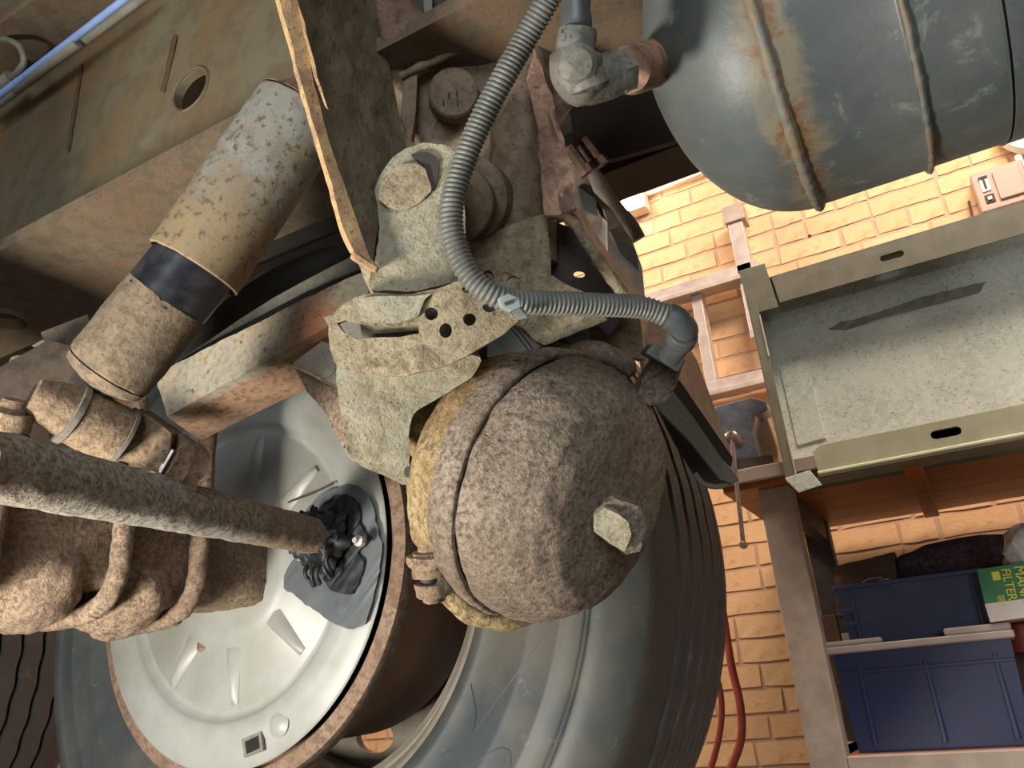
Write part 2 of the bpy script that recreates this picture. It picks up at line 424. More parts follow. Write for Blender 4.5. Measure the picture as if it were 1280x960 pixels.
ld = empty('ladder', Y(880, 430, 2.72), 'aluminium ladder hung sideways on the brick wall', 'ladder')
for (a, b, h) in (((818, 376), (950, 333), .052), ((878, 491), (975, 462), .045)):
    A = Y(*a, 2.72); B = Y(*b, 2.72); B.z = A.z
    A.x -= .35; B.x = Y(950, 333, 2.72).x
    box('side_rail', (A.x, 2.69, A.z-h/2), (B.x, 2.77, A.z+h/2), 'alu', ld, .003)
    box('rail_flange', (A.x, 2.672, A.z-h/2-.012), (B.x, 2.69, A.z-h/2+.006), 'alu', ld, .002)
zt, zb = Y(818, 376, 2.72).z, Y(878, 491, 2.72).z
for px in (Y(881, 425, 2.72).x - .28, Y(881, 425, 2.72).x):
    box('rung', (px-.02, 2.7, zb), (px+.02, 2.76, zt), 'alu', ld, .004)

up = empty('wall_upright', Y(925, 300, 2.7), 'short pale upright bar with dark cap under the tank', 'bar')
A, B = Y(921, 282, 2.72), Y(937, 345, 2.72)
box('bar', (A.x-.026, 2.69, B.z-.25), (A.x+.026, 2.75, A.z), 'alu', up); box('cap', (A.x-.035, 2.68, A.z), (A.x+.04, 2.76, A.z+.07), 'benchsteel', up)

sw = empty('switch_box', Y(1252, 236, 2.74), 'grey square switch box with dial window on brick wall', 'switch')
c = Y(1252, 234, 2.74)
box('housing', c+Vector((-.075, -.01, -.075)), c+Vector((.075, .07, .075)), 'switch', sw, .006)
box('cover_panel', c+Vector((-.015, -.018, -.05)), c+Vector((.06, -.01, .055)), 'switch', sw, .003)
box('window', c+Vector((-.055, -.014, -.005)), c+Vector((-.03, -.008, .05)), 'white', sw, .001)
box('indicator', c+Vector((-.046, -.018, .005)), c+Vector((-.040, -.013, .045)), 'black', sw, 0)
box('indicator_crossbar', c+Vector((-.056, -.018, .043)), c+Vector((-.030, -.013, .050)), 'black', sw, 0)
box('lower_window', c+Vector((-.055, -.014, -.048)), c+Vector((-.028, -.008, -.018)), 'black', sw, .001)
box('toggle', c+Vector((-.048, -.019, -.040)), c+Vector((-.036, -.008, -.028)), 'white', sw, .001)
box('cable_gland', c+Vector((.0, .01, -.1)), c+Vector((.035, .05, -.075)), 'lampwhite', sw)
wf = empty('wall_fixture', Y(1285, 172, 2.7), 'round white fixture at the right edge above the switch box', 'fixture')
obj('dish', lathe_bm(Y(1292, 160, 2.79), (0, -1, 0), [(0, .10), (.03, .115), (.05, .105), (.055, 0)], 40), 'lampwhite', wf)
obj('stem', cyl_bm(Y(1273, 195, 2.77), Y(1283, 235, 2.77), .012), 'lampwhite', wf)
tag(obj('wall_nail', cyl_bm(Y(1211, 252, 2.79), Y(1216, 272, 2.72), .004, seg=8), 'black'), 'thin nail sticking from the bricks left of the switch box', 'nail')
for i, (u, v) in enumerate(((1012, 295), (1035, 288), (1058, 280))):
    tag(obj('wall_plug', lathe_bm(Y(u, v, WY+.003), (0, -1, 0), [(0, .007), (.003, .006), (.0031, 0)], 10), 'black'), ('leftmost', 'middle', 'rightmost')[i] + ' of three small dark plug holes in the bricks under the tank', 'hole', 'row of plug holes in the brick wall')

# ================================================================== BENCH
bx0 = Y(897, 600, 2.0).x; bz = .79
bench = empty('workbench', (.3, 2.35, 0), 'workbench with rusty steel legs and orange wood underside', 'workbench')
box('bench_top', (bx0, 2.0, bz), (1.7, 2.73, bz+.035), 'benchsteel', bench, .003)
for i in range(5):                      # boards under the top
    y0 = 2.012 + i*.142
    box('board', (bx0+.006, y0, bz-.016), (1.69, y0+.139, bz-.001), 'benchwood', bench, .001)
bx = Y(1150, 610, 2.2).x
box('batten', (bx-.02, 2.02, bz-.034), (bx+.02, 2.72, bz-.016), 'benchwood', bench, .002)
lx0, lx1 = -.405, -.325
box('leg', (lx0, 2.03, 0), (lx1, 2.09, bz-.016), 'benchsteel', bench, .004)
box('leg', (lx0+.0, 2.60, 0), (lx1-.01, 2.66, bz-.016), 'benchdark', bench, .004)
box('side_rail', (lx1-.05, 2.09, bz-.075), (lx1-.015, 2.60, bz-.016), 'benchdark', bench, .003)
box('leg', (1.5, 2.03, 0), (1.58, 2.09, bz-.016), 'benchsteel', bench, .004)
box('lower_rail', (lx1, 2.03, .115), (1.5, 2.08, .165), 'benchsteel', bench, .003)
box('lower_rail', (lx1, 2.6, .115), (1.5, 2.65, .165), 'benchsteel', bench, .003)
box('lower_side_rail', (lx0, 2.09, .115), (lx1, 2.6, .165), 'benchsteel', bench, .003)
box('shelf_board', (lx0+.02, 2.08, .145), (1.5, 2.6, .165), 'benchwood', bench, .001)
obj('bolt_hole', lathe_bm((lx0+.045, 2.031, .135), (0, -1, 0), [(0, .006), (.002, .006), (.0021, 0)], 12), 'black', bench)
# crates
def crate(y0, xa, xb, z0, z1, mat, label, rimmat, dep=.3):
    c = empty('storage_crate', ((xa+xb)/2, y0+dep/2, z0), label, 'crate', 'blue crates on the bench shelf')
    t = .012                                 # taper
    def q(x, y, z): return Vector((x, y, z))
    a = [q(xa+t, y0+t, z0), q(xb-t, y0+t, z0), q(xb-t, y0+dep-t, z0), q(xa+t, y0+dep-t, z0)]
    b = [q(xa, y0, z1), q(xb, y0, z1), q(xb, y0+dep, z1), q(xa, y0+dep, z1)]
    bm = hexa_bm(a, b); bmesh.ops.delete(bm, geom=[f for f in bm.faces if all(abs(v.co.z-z1) < 1e-5 for v in f.verts)], context='FACES_ONLY')
    o = obj('body', bm, mat, c, smooth=False, fix=True)
    s = o.modifiers.new('solid', 'SOLIDIFY'); s.thickness = .004; s.offset = 1
    return c
xa, xb = Y(1044, 820, 2.1).x, Y(1262, 800, 2.1).x
ZS = .167; z1 = Y(1150, 806, 2.1).z
cr = crate(2.1, xa-.003, xb, ZS, z1, 'blue', 'deep blue lower crate with pale rim on the bench shelf', 'craterim')
for fx in (.13, .52, .9): box('rib', (xa+(xb-xa)*fx-.004, 2.094, ZS+.012), (xa+(xb-xa)*fx+.004, 2.106, z1-.03), 'blue', cr, .001)
box('band', (xa, 2.093, z1-.05), (xb, 2.104, z1-.042), 'blue', cr, .001)
box('rim', (xa-.018, 2.07, z1-.004), (xb+.012, 2.12, z1+.012), 'craterim', cr, .004)
box('rim_side', (xa-.018, 2.12, z1-.004), (xa+.01, 2.4, z1+.012), 'craterim', cr, .003)
box('rim_side', (xb-.01, 2.12, z1-.004), (xb+.012, 2.4, z1+.012), 'craterim', cr, .003)
box('rim_raised_end', (xa-.016, 2.075, z1+.012), (xa+.11, 2.10, z1+.024), 'craterim', cr, .005)
box('rim_raised_end', (xb-.12, 2.075, z1+.012), (xb+.010, 2.10, z1+.028), 'craterim', cr, .005)
ya = 2.13; xc, xd = Y(1050, 760, ya).x, Y(1232, 740, ya).x; zt = Y(1130, 724, ya).z
cu = crate(ya, xc, xd, z1+.014, zt, 'bluetop', 'dusty blue upper crate stacked on the pale rim', None, .27)
for fx in (.1, .93): box('rib', (xc+(xd-xc)*fx-.003, ya-.006, z1+.025), (xc+(xd-xc)*fx+.003, ya+.006, zt-.012), 'bluetop', cu, .001)
box('rim', (xc-.008, ya-.01, zt-.008), (xd+.008, ya+.012, zt+.003), 'bluetop', cu, .003)
for dz in (.055, .085): box('handle_ledge', (xc-.004, ya-.008, zt-dz-.004), (xc+.03, ya+.004, zt-dz+.004), 'bluetop', cu, .001)
box('latch', (xc-.008, ya-.012, zt-.14), (xc+.008, ya+.004, zt-.105), 'craterim', cu, .002)
# contents of the upper crate: dark lid so that it reads closed
box('infill', (xc+.01, ya+.015, zt-.03), (xd-.01, ya+.25, zt-.015), 'benchdark', cu, 0)

# filter carton with its lettering
fb = empty('filter_carton', Y(1255, 745, 2.06), 'green and yellow filter carton tilted on the lower crate rim', 'box')
fy = 2.07
A, B, Cc, Dd = Y(1221, 712, fy), Y(1300, 700, fy), Y(1306, 745, fy), Y(1231, 755, fy)
E1, E2 = Y(1308, 768, fy), Y(1238, 778, fy)
obj('green_side', hexa_bm([A, B, Cc, Dd], [p+Vector((0, .12, 0)) for p in (A, B, Cc, Dd)]), 'green', fb, smooth=False)
obj('white_side', hexa_bm([Dd, Cc, E1, E2], [p+Vector((0, .12, 0)) for p in (Dd, Cc, E1, E2)]), 'white', fb, smooth=False)
ex = (B-A).normalized(); ey = (Dd-A).normalized()
def text(name, s, size, org, xdir, ydir, mat, parent, ext=.0004):
    cu_ = bpy.data.curves.new(name, 'FONT'); cu_.body = s; cu_.size = size; cu_.extrude = ext; cu_.space_character = .95
    o = bpy.data.objects.new(name, cu_); COL.objects.link(o)
    n = xdir.cross(ydir).normalized(); m = Matrix((xdir, n.cross(xdir), n)).transposed()
    dg = bpy.context.evaluated_depsgraph_get(); me = bpy.data.meshes.new_from_object(o.evaluated_get(dg))
    bpy.data.objects.remove(o)
    for v in me.vertices: v.co = m @ v.co + org - wpos(parent)
    me.materials.clear(); me.materials.append(M[mat]); return link(name, me, None, parent)
fr = Vector((0, -.0015, 0))
text('lettering', 'MANN', .027, A + ex*.070 + ey*.004 + fr, ey, ex, 'yellow', fb)
text('lettering', 'FILTER', .024, A + ex*.046 + ey*.006 + fr, ey, ex, 'yellow', fb)
o_ = A + ex*.026 + ey*.01 + fr*.5
obj('yellow_square', slab_bm([o_, o_+ex*.015, o_+ex*.015+ey*.018, o_+ey*.018], .001, nrm=(0, 1, 0)), 'yellow', fb, smooth=False)
for k in range(4):
    q = A + ex*(.027+.0035*k) + ey*.06 + fr*.5
    obj('print_line', slab_bm([q, q+ex*.0014, q+ex*.0014+ey*.022, q+ey*.022], .0006, nrm=(0, 1, 0)), 'yellow', fb, smooth=False)

# odds behind the crates
def blob(name, c, rx, ry, rz, mat, label, cat, amp=.012, sc=22, seed=0.0, parent=None, sub=3):
    bm = bmesh.new(); bmesh.ops.create_icosphere(bm, subdivisions=sub, radius=1)
    for v in bm.verts: v.co = Vector((v.co.x*rx, v.co.y*ry, v.co.z*rz)) + Vector(c)
    rough(bm, amp, sc, 4, seed); o = obj(name, bm, mat, parent, ang=60)
    return tag(o, label, cat) if label else o
blob('wool_bundle', Y(1200, 700, 2.5), .17, .1, .055, 'cloth', 'dark purplish wool bundle behind the filter carton', 'bundle', .012, 22)
wb = Y(1200, 700, 2.5)
tag(box('cardboard_box', (wb.x-.16, 2.41, .167), (wb.x+.22, 2.59, wb.z-.045), 'brownpaper'), 'dark cardboard box behind the blue crates under the wool bundle', 'box')
blob('plastic_film', Y(1283, 690, 2.14), .045, .04, .06, 'plasticbag', 'crumpled pale plastic film above the filter carton', 'plastic', .016, 40, 2.0)
sk = slab('brown_sack', ypts(2.45, (1042, 708), (1118, 690), (1124, 760), (1046, 770)), .06, 'brownpaper', fine=.012, amp=.003)
tag(sk, 'dark brown sack standing behind the upper crate', 'sack')
wr = spline([Y(1076, 730, 2.25), Y(1085, 724, 2.25), Y(1103, 722, 2.25), Y(1098, 728, 2.26), Y(1110, 724, 2.27), Y(1118, 732, 2.27)], 8)
tag(obj('wire_loop', tube_bm(wr, .0016, 6), 'alu'), 'thin pale wire loop on top of the dusty crate', 'wire')
tag(obj('red_canister', lathe_bm(Y(1284, 815, 2.3), (0, 0, 1), [(0, .035), (.06, .035), (.075, .02), (.08, .0)], 24), 'red'), 'small red canister at the right edge under the carton', 'canister')
tag(box('cardboard_strip', Y(1026, 800, 2.5)+Vector((-.03, 0, -.12)), Y(1026, 770, 2.5)+Vector((.04, .02, 0)), 'brownpaper'), 'brown board strip between the bench legs', 'board')

# tray leaning over the bench
ty = 2.06
tr = empty('metal_tray', Y(1120, 480, ty), 'large galvanised metal tray standing on the workbench', 'tray')
TL, TR_ = Y(925, 332, 2.0), Y(1290, 226, 2.0); BL, BR_ = Y(985, 603, 1.98), Y(1290, 546, 1.98)
TL.z = Y(1120, 300, 2.0).z; TR_.z = TL.z; BR_.z = BL.z; TR_.x = BR_.x = 1.25
up_ = Vector((0, .09, 0))
ftl, ftr, fbl, fbr = TL, TR_, BL, BR_                  # outer frame edges, front
btl, btr, bbl, bbr = [p + Vector((0, .08, 0)) for p in (TL, TR_, BL, BR_)]
UPB = EZ*.062
slab('back_panel', [btl, btr, bbr+UPB, bbl+UPB], .003, 'traymetal', tr, nrm=(0, 1, 0), bevel=0)
def quad(name, a, b, c, d, th, mat, holes=()): return slab(name, [Vector(a), Vector(b), Vector(c), Vector(d)], th, mat, tr, holes=holes, bevel=.0008)
# top: downward facing strip (hidden corner plate) plus front return lip with slots
def slot(c, ex, ey, L, h, n=8):
    c = Vector(c); pts = []
    for s in (1, -1):
        for k in range(n+1):
            an = -PI/2 + PI*k/n
            pts.append(c + ex*s*(L/2-h/2) + ex*s*math.cos(an)*h/2 + ey*s*math.sin(an)*h/2)
    return pts
lt = .078
def atx(p, q, x): t = (x-p.x)/(q.x-p.x); return p.lerp(q, t)
o1 = Y(965, 352, 2.0); 
a, b, c, d = Vector((o1.x, 2.0, TL.z)), TR_, TR_-EZ*lt, Vector((o1.x+.008, 2.0, TL.z-lt))
hl = [slot(Vector((Y(1114, 317, 2.0).x, 2.0, TL.z-lt*.5)), EX, EZ, .055, .017), slot(Vector((Y(1284, 267, 2.0).x+.02, 2.0, TL.z-lt*.5)), EX, EZ, .055, .017)]
slab('top_flange', [a, b, c, d], .003, 'traydark', tr, holes=hl, nrm=(0, 1, 0), bevel=.0006)
slab('top_web', [TL+Vector((0, 0, -.001)), TR_+Vector((0, 0, -.001)), btr, btl], .003, 'traydark', tr, nrm=(0, 0, 1), bevel=0)
slab('corner_plate', [TL+Vector((-.006, -.002, .045)), Vector((o1.x-.008, 1.998, TL.z+.045)), Vector((o1.x+.002, 1.998, TL.z-.09)), TL+Vector((.005, -.002, -.09))], .004, 'traydark', tr, nrm=(0, 1, 0))
# left side: narrow edge strip seen end-on
slab('side_web', [TL, btl, bbl, BL], .003, 'traydark', tr, nrm=(-1, 0, 0), bevel=0)
e1 = TL.lerp(BL, .10); e2 = TL.lerp(BL, .98)
slab('side_lip', [e1, e1+EX*.022, e2+EX*.022, e2], .003, 'traydark', tr, nrm=(0, 1, 0))
for t0, t1 in ((.18, .40), (.80, .97)):
    p, q = TL.lerp(BL, t0)+EX*.022, TL.lerp(BL, t1)+EX*.022
    obj('bright_edge', tube_bm([p+Vector((0, -.001, 0)), q+Vector((0, -.001, 0))], .0022, 6), 'alu', tr)
g = [btl.lerp(bbl, s) for s in (.42, .80)]
slab('patch_plate', [g[0]+Vector((.03, -.006, 0)), g[0]+Vector((.10, -.006, .004)), g[1]+Vector((.10, -.006, .0)), g[1]+Vector((.03, -.006, -.004))], .004, 'traymetal', tr, nrm=(0, 1, 0), j=.0012)
# bottom channel: floor, upstanding lip with slots
slab('bottom_web', [BL, BR_, bbr, bbl], .003, 'traydark', tr, nrm=(0, 0, -1), bevel=0)
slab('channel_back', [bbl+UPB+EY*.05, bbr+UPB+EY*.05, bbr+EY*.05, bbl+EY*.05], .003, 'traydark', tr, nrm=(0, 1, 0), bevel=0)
slab('channel_roof', [bbl+UPB, bbr+UPB, bbr+UPB+EY*.05, bbl+UPB+EY*.05], .002, 'traydark', tr, nrm=(0, 0, 1), bevel=0)
lx = Y(1020, 578, 1.98).x
a, b, c, d = Vector((lx, 1.98, BL.z+.006)), BR_+EZ*.006, BR_+EZ*.074, Vector((lx-.002, 1.98, BL.z+.060))
hl = [slot(Vector((Y(1180, 533, 1.98).x, 1.98, BL.z+.044)), EX, EZ, .062, .020)]
slab('bottom_lip', [d, Vector((lx+.015, 1.98, BL.z+.074)), c, b, a], .003, 'traylip', tr, holes=hl, nrm=(0, 1, 0), bevel=.0006)
slab('channel_shade_plate', [Vector((lx+.02, 2.0, BL.z+.012)), Vector((1.2, 2.0, BL.z+.012)), Vector((1.2, 2.0, BL.z+.066)), Vector((lx+.02, 2.0, BL.z+.066))], .02, 'blackdark', tr, nrm=(0, 1, 0), bevel=0)  # black plate added behind the lip to stand for the channel's shade
obj('rolled_edge', tube_bm([a+Vector((0, 0, 0)), b], .007, 10), 'traylip', tr)
slab('corner_flap', [BL+Vector((-.005, -.006, .01)), BL+Vector((.055, -.006, .018)), BL+Vector((.075, -.006, -.022)), BL+Vector((.02, -.006, -.03))], .003, 'traymetal', tr, nrm=(0, 1, 0))
# scratch and paint patch on the panel: worn mark with its own outline
mk = [Y(u, v, 2.069) for u, v in ((1036, 411), (1052, 402), (1080, 396), (1110, 386), (1150, 372), (1205, 358), (1232, 352), (1224, 366), (1205, 370), (1160, 382), (1115, 393), (1082, 404), (1056, 412))]
slab('worn_mark', jag(mk, .01, .003), .002, 'pipegrey', tr, nrm=(0, 1, 0), bevel=0)

# vise
vc = Y(925, 540, 2.1)
vs = empty('bench_vise', Vector((vc.x, 2.1, bz+.035)), 'small blue grey vise clamped on the end of the workbench', 'vise')
body = ypts(2.08, (893, 508), (940, 496), (957, 502), (960, 512), (944, 519), (941, 540), (950, 575), (905, 578), (900, 560), (897, 530))
slab('jaw_body', body, .07, 'vise', vs, bevel=.004)
slab('rear_jaw', ypts(2.16, (935, 505), (955, 510), (972, 560), (972, 590), (940, 590)), .05, 'benchsteel', vs, bevel=.004)
slab('base', ypts(2.04, (900, 576), (965, 568), (968, 582), (902, 591)), .12, 'benchdark', vs, bevel=.004)
hc = Y(915, 548, 2.0)
obj('screw_head', lathe_bm(hc, (0, 1, 0), [(-.012, .012), (-.008, .018), (.012, .018), (.06, .014)], 24), 'chrome', vs)
h0, h1 = Y(914, 543, 1.995), Y(929, 679, 1.96)
obj('handle_bar', tube_bm([h0, h1], .0055, 14), 'chrome', vs)
obj('handle_knob', lathe_bm(h1, h1-h0, [(-.004, .006), (0, .010), (.008, .010), (.012, .006), (.0125, 0)], 16), 'chrome', vs)
obj('handle_knob', lathe_bm(h0, h0-h1, [(-.004, .006), (0, .009), (.008, .009), (.012, 0)], 16), 'chrome', vs)

# red hoses behind the tyre
h = spline([Y(903, 760, 2.45), Y(914, 830, 2.42), Y(925, 880, 2.4), Y(926, 925, 2.4), Y(908, 975, 2.4)], 10)
tag(obj('air_hose', tube_bm(h, .011, 12), 'red'), 'dusty red hose looping behind the tyre, outer strand', 'hose')
h = spline([Y(888, 820, 2.5), Y(901, 870, 2.5), Y(899, 920, 2.5), Y(880, 990, 2.5)], 10)
tag(obj('air_hose', tube_bm(h, .009, 12), 'red'), 'dusty red hose behind the tyre, strand nearest the tread', 'hose')

# ================================================================== TRAILER BODY AND FRAME
WYc = .43
dk = empty('trailer_deck', (-.8, .4, 1.30), 'grey underside of the trailer floor above the frame', 'trailer floor')
box('floor_sheet', (-3.2, -1.6, 1.33), (1.7, 1.35, 1.36), 'grey', dk, 0)
for k in range(7):
    x = -2.6 + k*.62
    box('cross_member', (x, -1.5, 1.26), (x+.05, 1.2, 1.33), 'black', dk, .003)
sr = empty('side_rail', (-.4, 1.25, 1.2), 'dark trailer side rail with bolt heads behind the air tank', 'rail')
zr = 1.213
box('rail_web', (-3.2, 1.26, zr+.01), (1.7, 1.28, 1.33), 'black', sr, 0)
box('rail_flange', (-3.2, 1.20, zr), (1.7, 1.30, zr+.012), 'black', sr, .002)
slab('bulkhead_web', ypts(.95, (700, 60), (900, 20), (900, 160), (760, 200), (720, 190)), .01, 'black', sr, bevel=.001)
for u, v in ((762, 188),): 
    obj('bolt_head', lathe_bm(Y(u, v, 1.0), (0, -1, 0), [(0, .012), (.012, .012), (.014, .0)], 6), 'black', sr, smooth=False)
box('rail_step', (-2.2, 1.12, 1.235), (1.7, 1.20, 1.26), 'black', sr, .002)

fb_ = empty('chassis_beam', (-.6, WYc, .75), 'olive steel chassis beam with round hole running along the trailer', 'beam')
hc = Y(238, 112, WYc); X0, X1 = -1.9, 1.65
web = [Vector((X0, WYc, .76)), Vector((X1, WYc, .76)), Vector((X1, WYc, 1.10)), Vector((X0, WYc, 1.10))]
slab('web', web, .010, 'web', fb_, holes=[circ(hc, .0235, 28, EX, EZ)], nrm=(0, 1, 0), bevel=.001)
obj('hole_rim', lathe_bm(hc+Vector((0, -.001, 0)), (0, 1, 0), [(0, .0235), (-.001, .026), (.0005, .0275)], 36, caps=False), 'flange', fb_)
fl = [Vector((X0, .362, .75)), Vector((X1, .362, .75)), Vector((X1, .50, .75)), Vector((X0, .50, .75))]
h2 = Zp(4, 400, .75)
slab('bottom_flange', fl, .013, 'flange', fb_, holes=[circ(h2, .0235, 28, EX, EY)], nrm=(0, 0, 1), bevel=0, smooth=False)
obj('hole_rim', lathe_bm(h2, (0, 0, -1), [(-.002, .0235), (.003, .0245), (.004, .027), (.0, .031)], 48, caps=False), 'flange', fb_)
box('top_flange', (X0, .362, 1.10), (X1, .50, 1.113), 'flange', fb_, .003)
bm = bmesh.new()
for x in (-.835,): pass
s_ = [Y(101, 80, WYc-.001), Y(104, 82, WYc-.001), Y(87, 190, WYc-.001), Y(83, 188, WYc-.001)]
slab('weld_seam', jag(s_, .01, .0015), -.0008, 'pitline', fb_, nrm=(0, 1, 0), bevel=0)
slab('weld_seam', jag(ypts(WYc-.001, (218, 45), (222, 46), (206, 115), (200, 113)), .01, .0015), -.0008, 'pitline', fb_, nrm=(0, 1, 0), bevel=0)
# pipes under the top flange
def pipe(name, a, b, r, mat, label, y=.40, cat='pipe', grp=None):
    return tag(obj(name, cyl_bm(Y(*a, y), Y(*b, y), r, seg=16), mat), label, cat, grp)
pipe('air_line', (-20, 134), (170, -12), .0040, 'pipeblue', 'shiny blue pipe along the top of the olive beam', .395)
pipe('air_line', (16, 112), (97, 53), .0062, 'pipegrey', 'short thick grey pipe sleeve below the blue pipe', .40)
pipe('air_line', (-10, 136), (190, -12), .0050, 'pipegrey', 'long thin grey pipe below the blue pipe', .408)
pipe('air_line', (-30, 128), (14, 96), .0078, 'pipegrey', 'thick grey pipe at the left edge', .395)
lp_ = spline([Y(-25, 52, .38), Y(0, 48, .38), Y(22, 56, .38), Y(30, 76, .385), Y(20, 92, .39), Y(10, 98, .40)], 8)
tag(obj('hose_clip', tube_bm(lp_, .0036, 10), 'pipegrey'), 'curved grey hose clip looping over the pipes at top left', 'clip')

# vertical hanger plate with bright rusted edge
hp = empty('hanger_plate', P(465, 335, .50), 'tall bent hanger plate with pale flaking rusty edge', 'plate')
edgeL = [(347, -8, .50), (362, 45, .50), (378, 110, .50), (404, 195, .50), (430, 288, .50), (441, 312, .50)]
edgeR = [(474, 333, .505), (463, 323, .505), (441, 262, .505), (411, 175, .505), (393, 105, .505), (370, -8, .505)]
slab('rusted_edge', edgeL+edgeR, .006, 'edge', hp, j=.0007, fine=.006, amp=.0006)
face = [(366, -10, .507), (390, 105, .507), (408, 175, .507), (440, 262, .507), (466, 330, .51), (478, 240, .54), (492, 214, .56), (508, 188, .58), (497, 130, .59), (484, 70, .60), (466, -10, .61)]
slab('plate_face', face, .010, 'plateface', hp, fine=.012, amp=.0022)
lay = [(441, 312, .497), (474, 334, .502), (470, 342, .502), (438, 322, .497)]
slab('bottom_lip', lay, .01, 'edge', hp, j=.001)
slab('lower_tab', [(445, 320, .512), (470, 340, .512), (466, 372, .53), (456, 352, .53)], .006, 'dirt', hp, j=.001)
crk = [(371, -8, .503), (383, 40, .503), (397, 95, .503), (409, 135, .503), (405, 132, .503), (388, 80, .503), (377, 30, .503)]
slab('flaked_layer', crk, .003, 'edge', hp, j=.001)

# ================================================================== SHOCK ABSORBER
sh = empty('shock_absorber', P(150, 490, .6), 'dusty shock absorber hanging diagonally in front of the beam', 'shock absorber')
a, b = P(376, 140, .63), P(243, 335, .60); ax = (b-a)
obj('dust_tube', rough(lathe_bm(a, ax, [(0, 0), (0, .033), (.002, .0355)] + [(ax.length*k/24, .0355) for k in range(1, 25)] + [(ax.length+.001, .0340), (ax.length-.012, .0320), (ax.length-.012, 0)], 64), .0006, 80), 'shock', sh)
b2 = P(133, 468, .595); a2 = b + (a-b)*.1; ax2 = b2-a2; L2 = ax2.length
obj('lower_tube_bare', lathe_bm(a2, ax2, [(0, .031), (L2*.42, .031)], 64), 'shockblack', sh)
obj('lower_tube', rough(lathe_bm(a2+ax2*.38, ax2, [(0, .0313)] + [(L2*.58*k/16, .0315) for k in range(1, 16)] + [(L2*.58, .0312), (L2*.60, .0285), (L2*.60, .0305), (L2*.645, .029), (L2*.70, .018), (L2*.70, 0)], 64), .0009, 90), 'shocklow', sh)
obj('top_eye', rough(lathe_bm(a-ax.normalized()*.004, ax, [(-.012, 0), (-.012, .02), (0, .028), (.004, .0355)], 32), .001, 60), 'rustbrown', sh)
# lower mounting: bushing, washers, bolt and nut along one axis
p0, p1 = P(40, 493, .565), P(245, 590, .64); ax = p1-p0; L = ax.length
def seg_(name, f0, f1, r0, r1, mat, n=32, am=.0008, sm=True, parent=sh):
    A = p0+ax*f0; B = p0+ax*f1; m = 8
    return obj(name, rough(lathe_bm(A, ax, [(0, 0)] + [((B-A).length*k/m, r0+(r1-r0)*k/m) for k in range(m+1)] + [((B-A).length, 0)], n), am, 120), mat, parent, smooth=sm)
seg_('mounting_nut', .0, .09, .012, .0165, 'tandirt', 20)
seg_('thread_collar', .09, .20, .0165, .019, 'tandirt', 32)
seg_('washer', .20, .235, .0235, .0235, 'grey', 40, .0001)
seg_('bushing', .235, .50, .0215, .0215, 'tandirt', 40)
seg_('washer', .50, .52, .0235, .0235, 'grey', 40, .0001)
blk = slab('mounting_block', [(132, 520, .60), (172, 512, .605), (214, 542, .61), (213, 560, .61), (196, 590, .605), (150, 575, .60), (130, 556, .60)], .05, 'tandirt', sh, fine=.008, amp=.003)
slab('block_edge', [(196, 590, .606), (214, 560, .612), (218, 562, .612), (200, 593, .606)], .012, 'alu', sh)
seg_('stud_end', .80, 1.0, .021, .019, 'tandirt', 16, .0025)
# bolt at the left edge
bo = empty('hex_bolt', P(10, 520, .56), 'rusty bolt with rounded head at the left edge above the tube', 'bolt')
obj('head', rough(lathe_bm(P(20, 500, .56), P(8, 545, .56)-P(20, 500, .56), [(0, 0), (0, .008), (.004, .0095), (.010, .0095)], 20), .0005, 100), 'tandirt', bo)
obj('shank', rough(lathe_bm(P(16, 515, .56), P(8, 545, .56)-P(20, 500, .56), [(0, .0135), (.012, .0135), (.013, .011), (.018, .018), (.028, .018), (.028, 0)], 24), .001, 100), 'tandirt', bo)
# dark brackets behind the bushing
bk = empty('rear_bracket', P(60, 450, .72), 'dark rusty bracket behind the shock absorber at left', 'bracket')
slab('bracket_plate', [(-20, 470, .68), (60, 425, .70), (110, 440, .70), (110, 500, .70), (60, 520, .68), (-20, 540, .67)], .03, 'darkcast', bk, fine=.02, amp=.0015)
slab('bracket_web', [(50, 415, .74), (110, 392, .75), (120, 430, .75), (60, 440, .74)], .01, 'darkcast', bk)
slab('spring_leaf', [(38, 432, .71), (52, 424, .71), (108, 454, .70), (100, 462, .70)], .008, 'grey', bk)
slab('lower_web', [(70, 560, .70), (150, 560, .70), (150, 600, .70), (100, 600, .69)], .02, 'darkcast', bk, fine=.02, amp=.003)

def rusted(name, c1, c2, c3, ctr, rad):
    t = NT(name); vm = t.n('ShaderNodeVectorMath', operation='DISTANCE'); t.L(t.co, vm.inputs[0]); vm.inputs[1].default_value = ctr
    d = t.math('ADD', vm.outputs['Value'], t.math('MULTIPLY', t.noise(50, 6, .7), .05))
    col = t.mix(t.ramp(t.noise(18, 6), .42, .6), lin(c1), lin(c2)); b = t.noise(150, 6, .65)
    col = t.mix(t.ramp(b, .5, .6), col, lin(c3)); col = t.mix(t.ramp(d, rad, rad+.05, (1,1,1,1), (0,0,0,1)), col, lin('ac6a42'))
    col = t.mix(t.ramp(t.noise(60, 7, .75), .60, .66), col, lin('4a3a2c')); t.bump(b, .9, .0014); return t.set(col, .85)
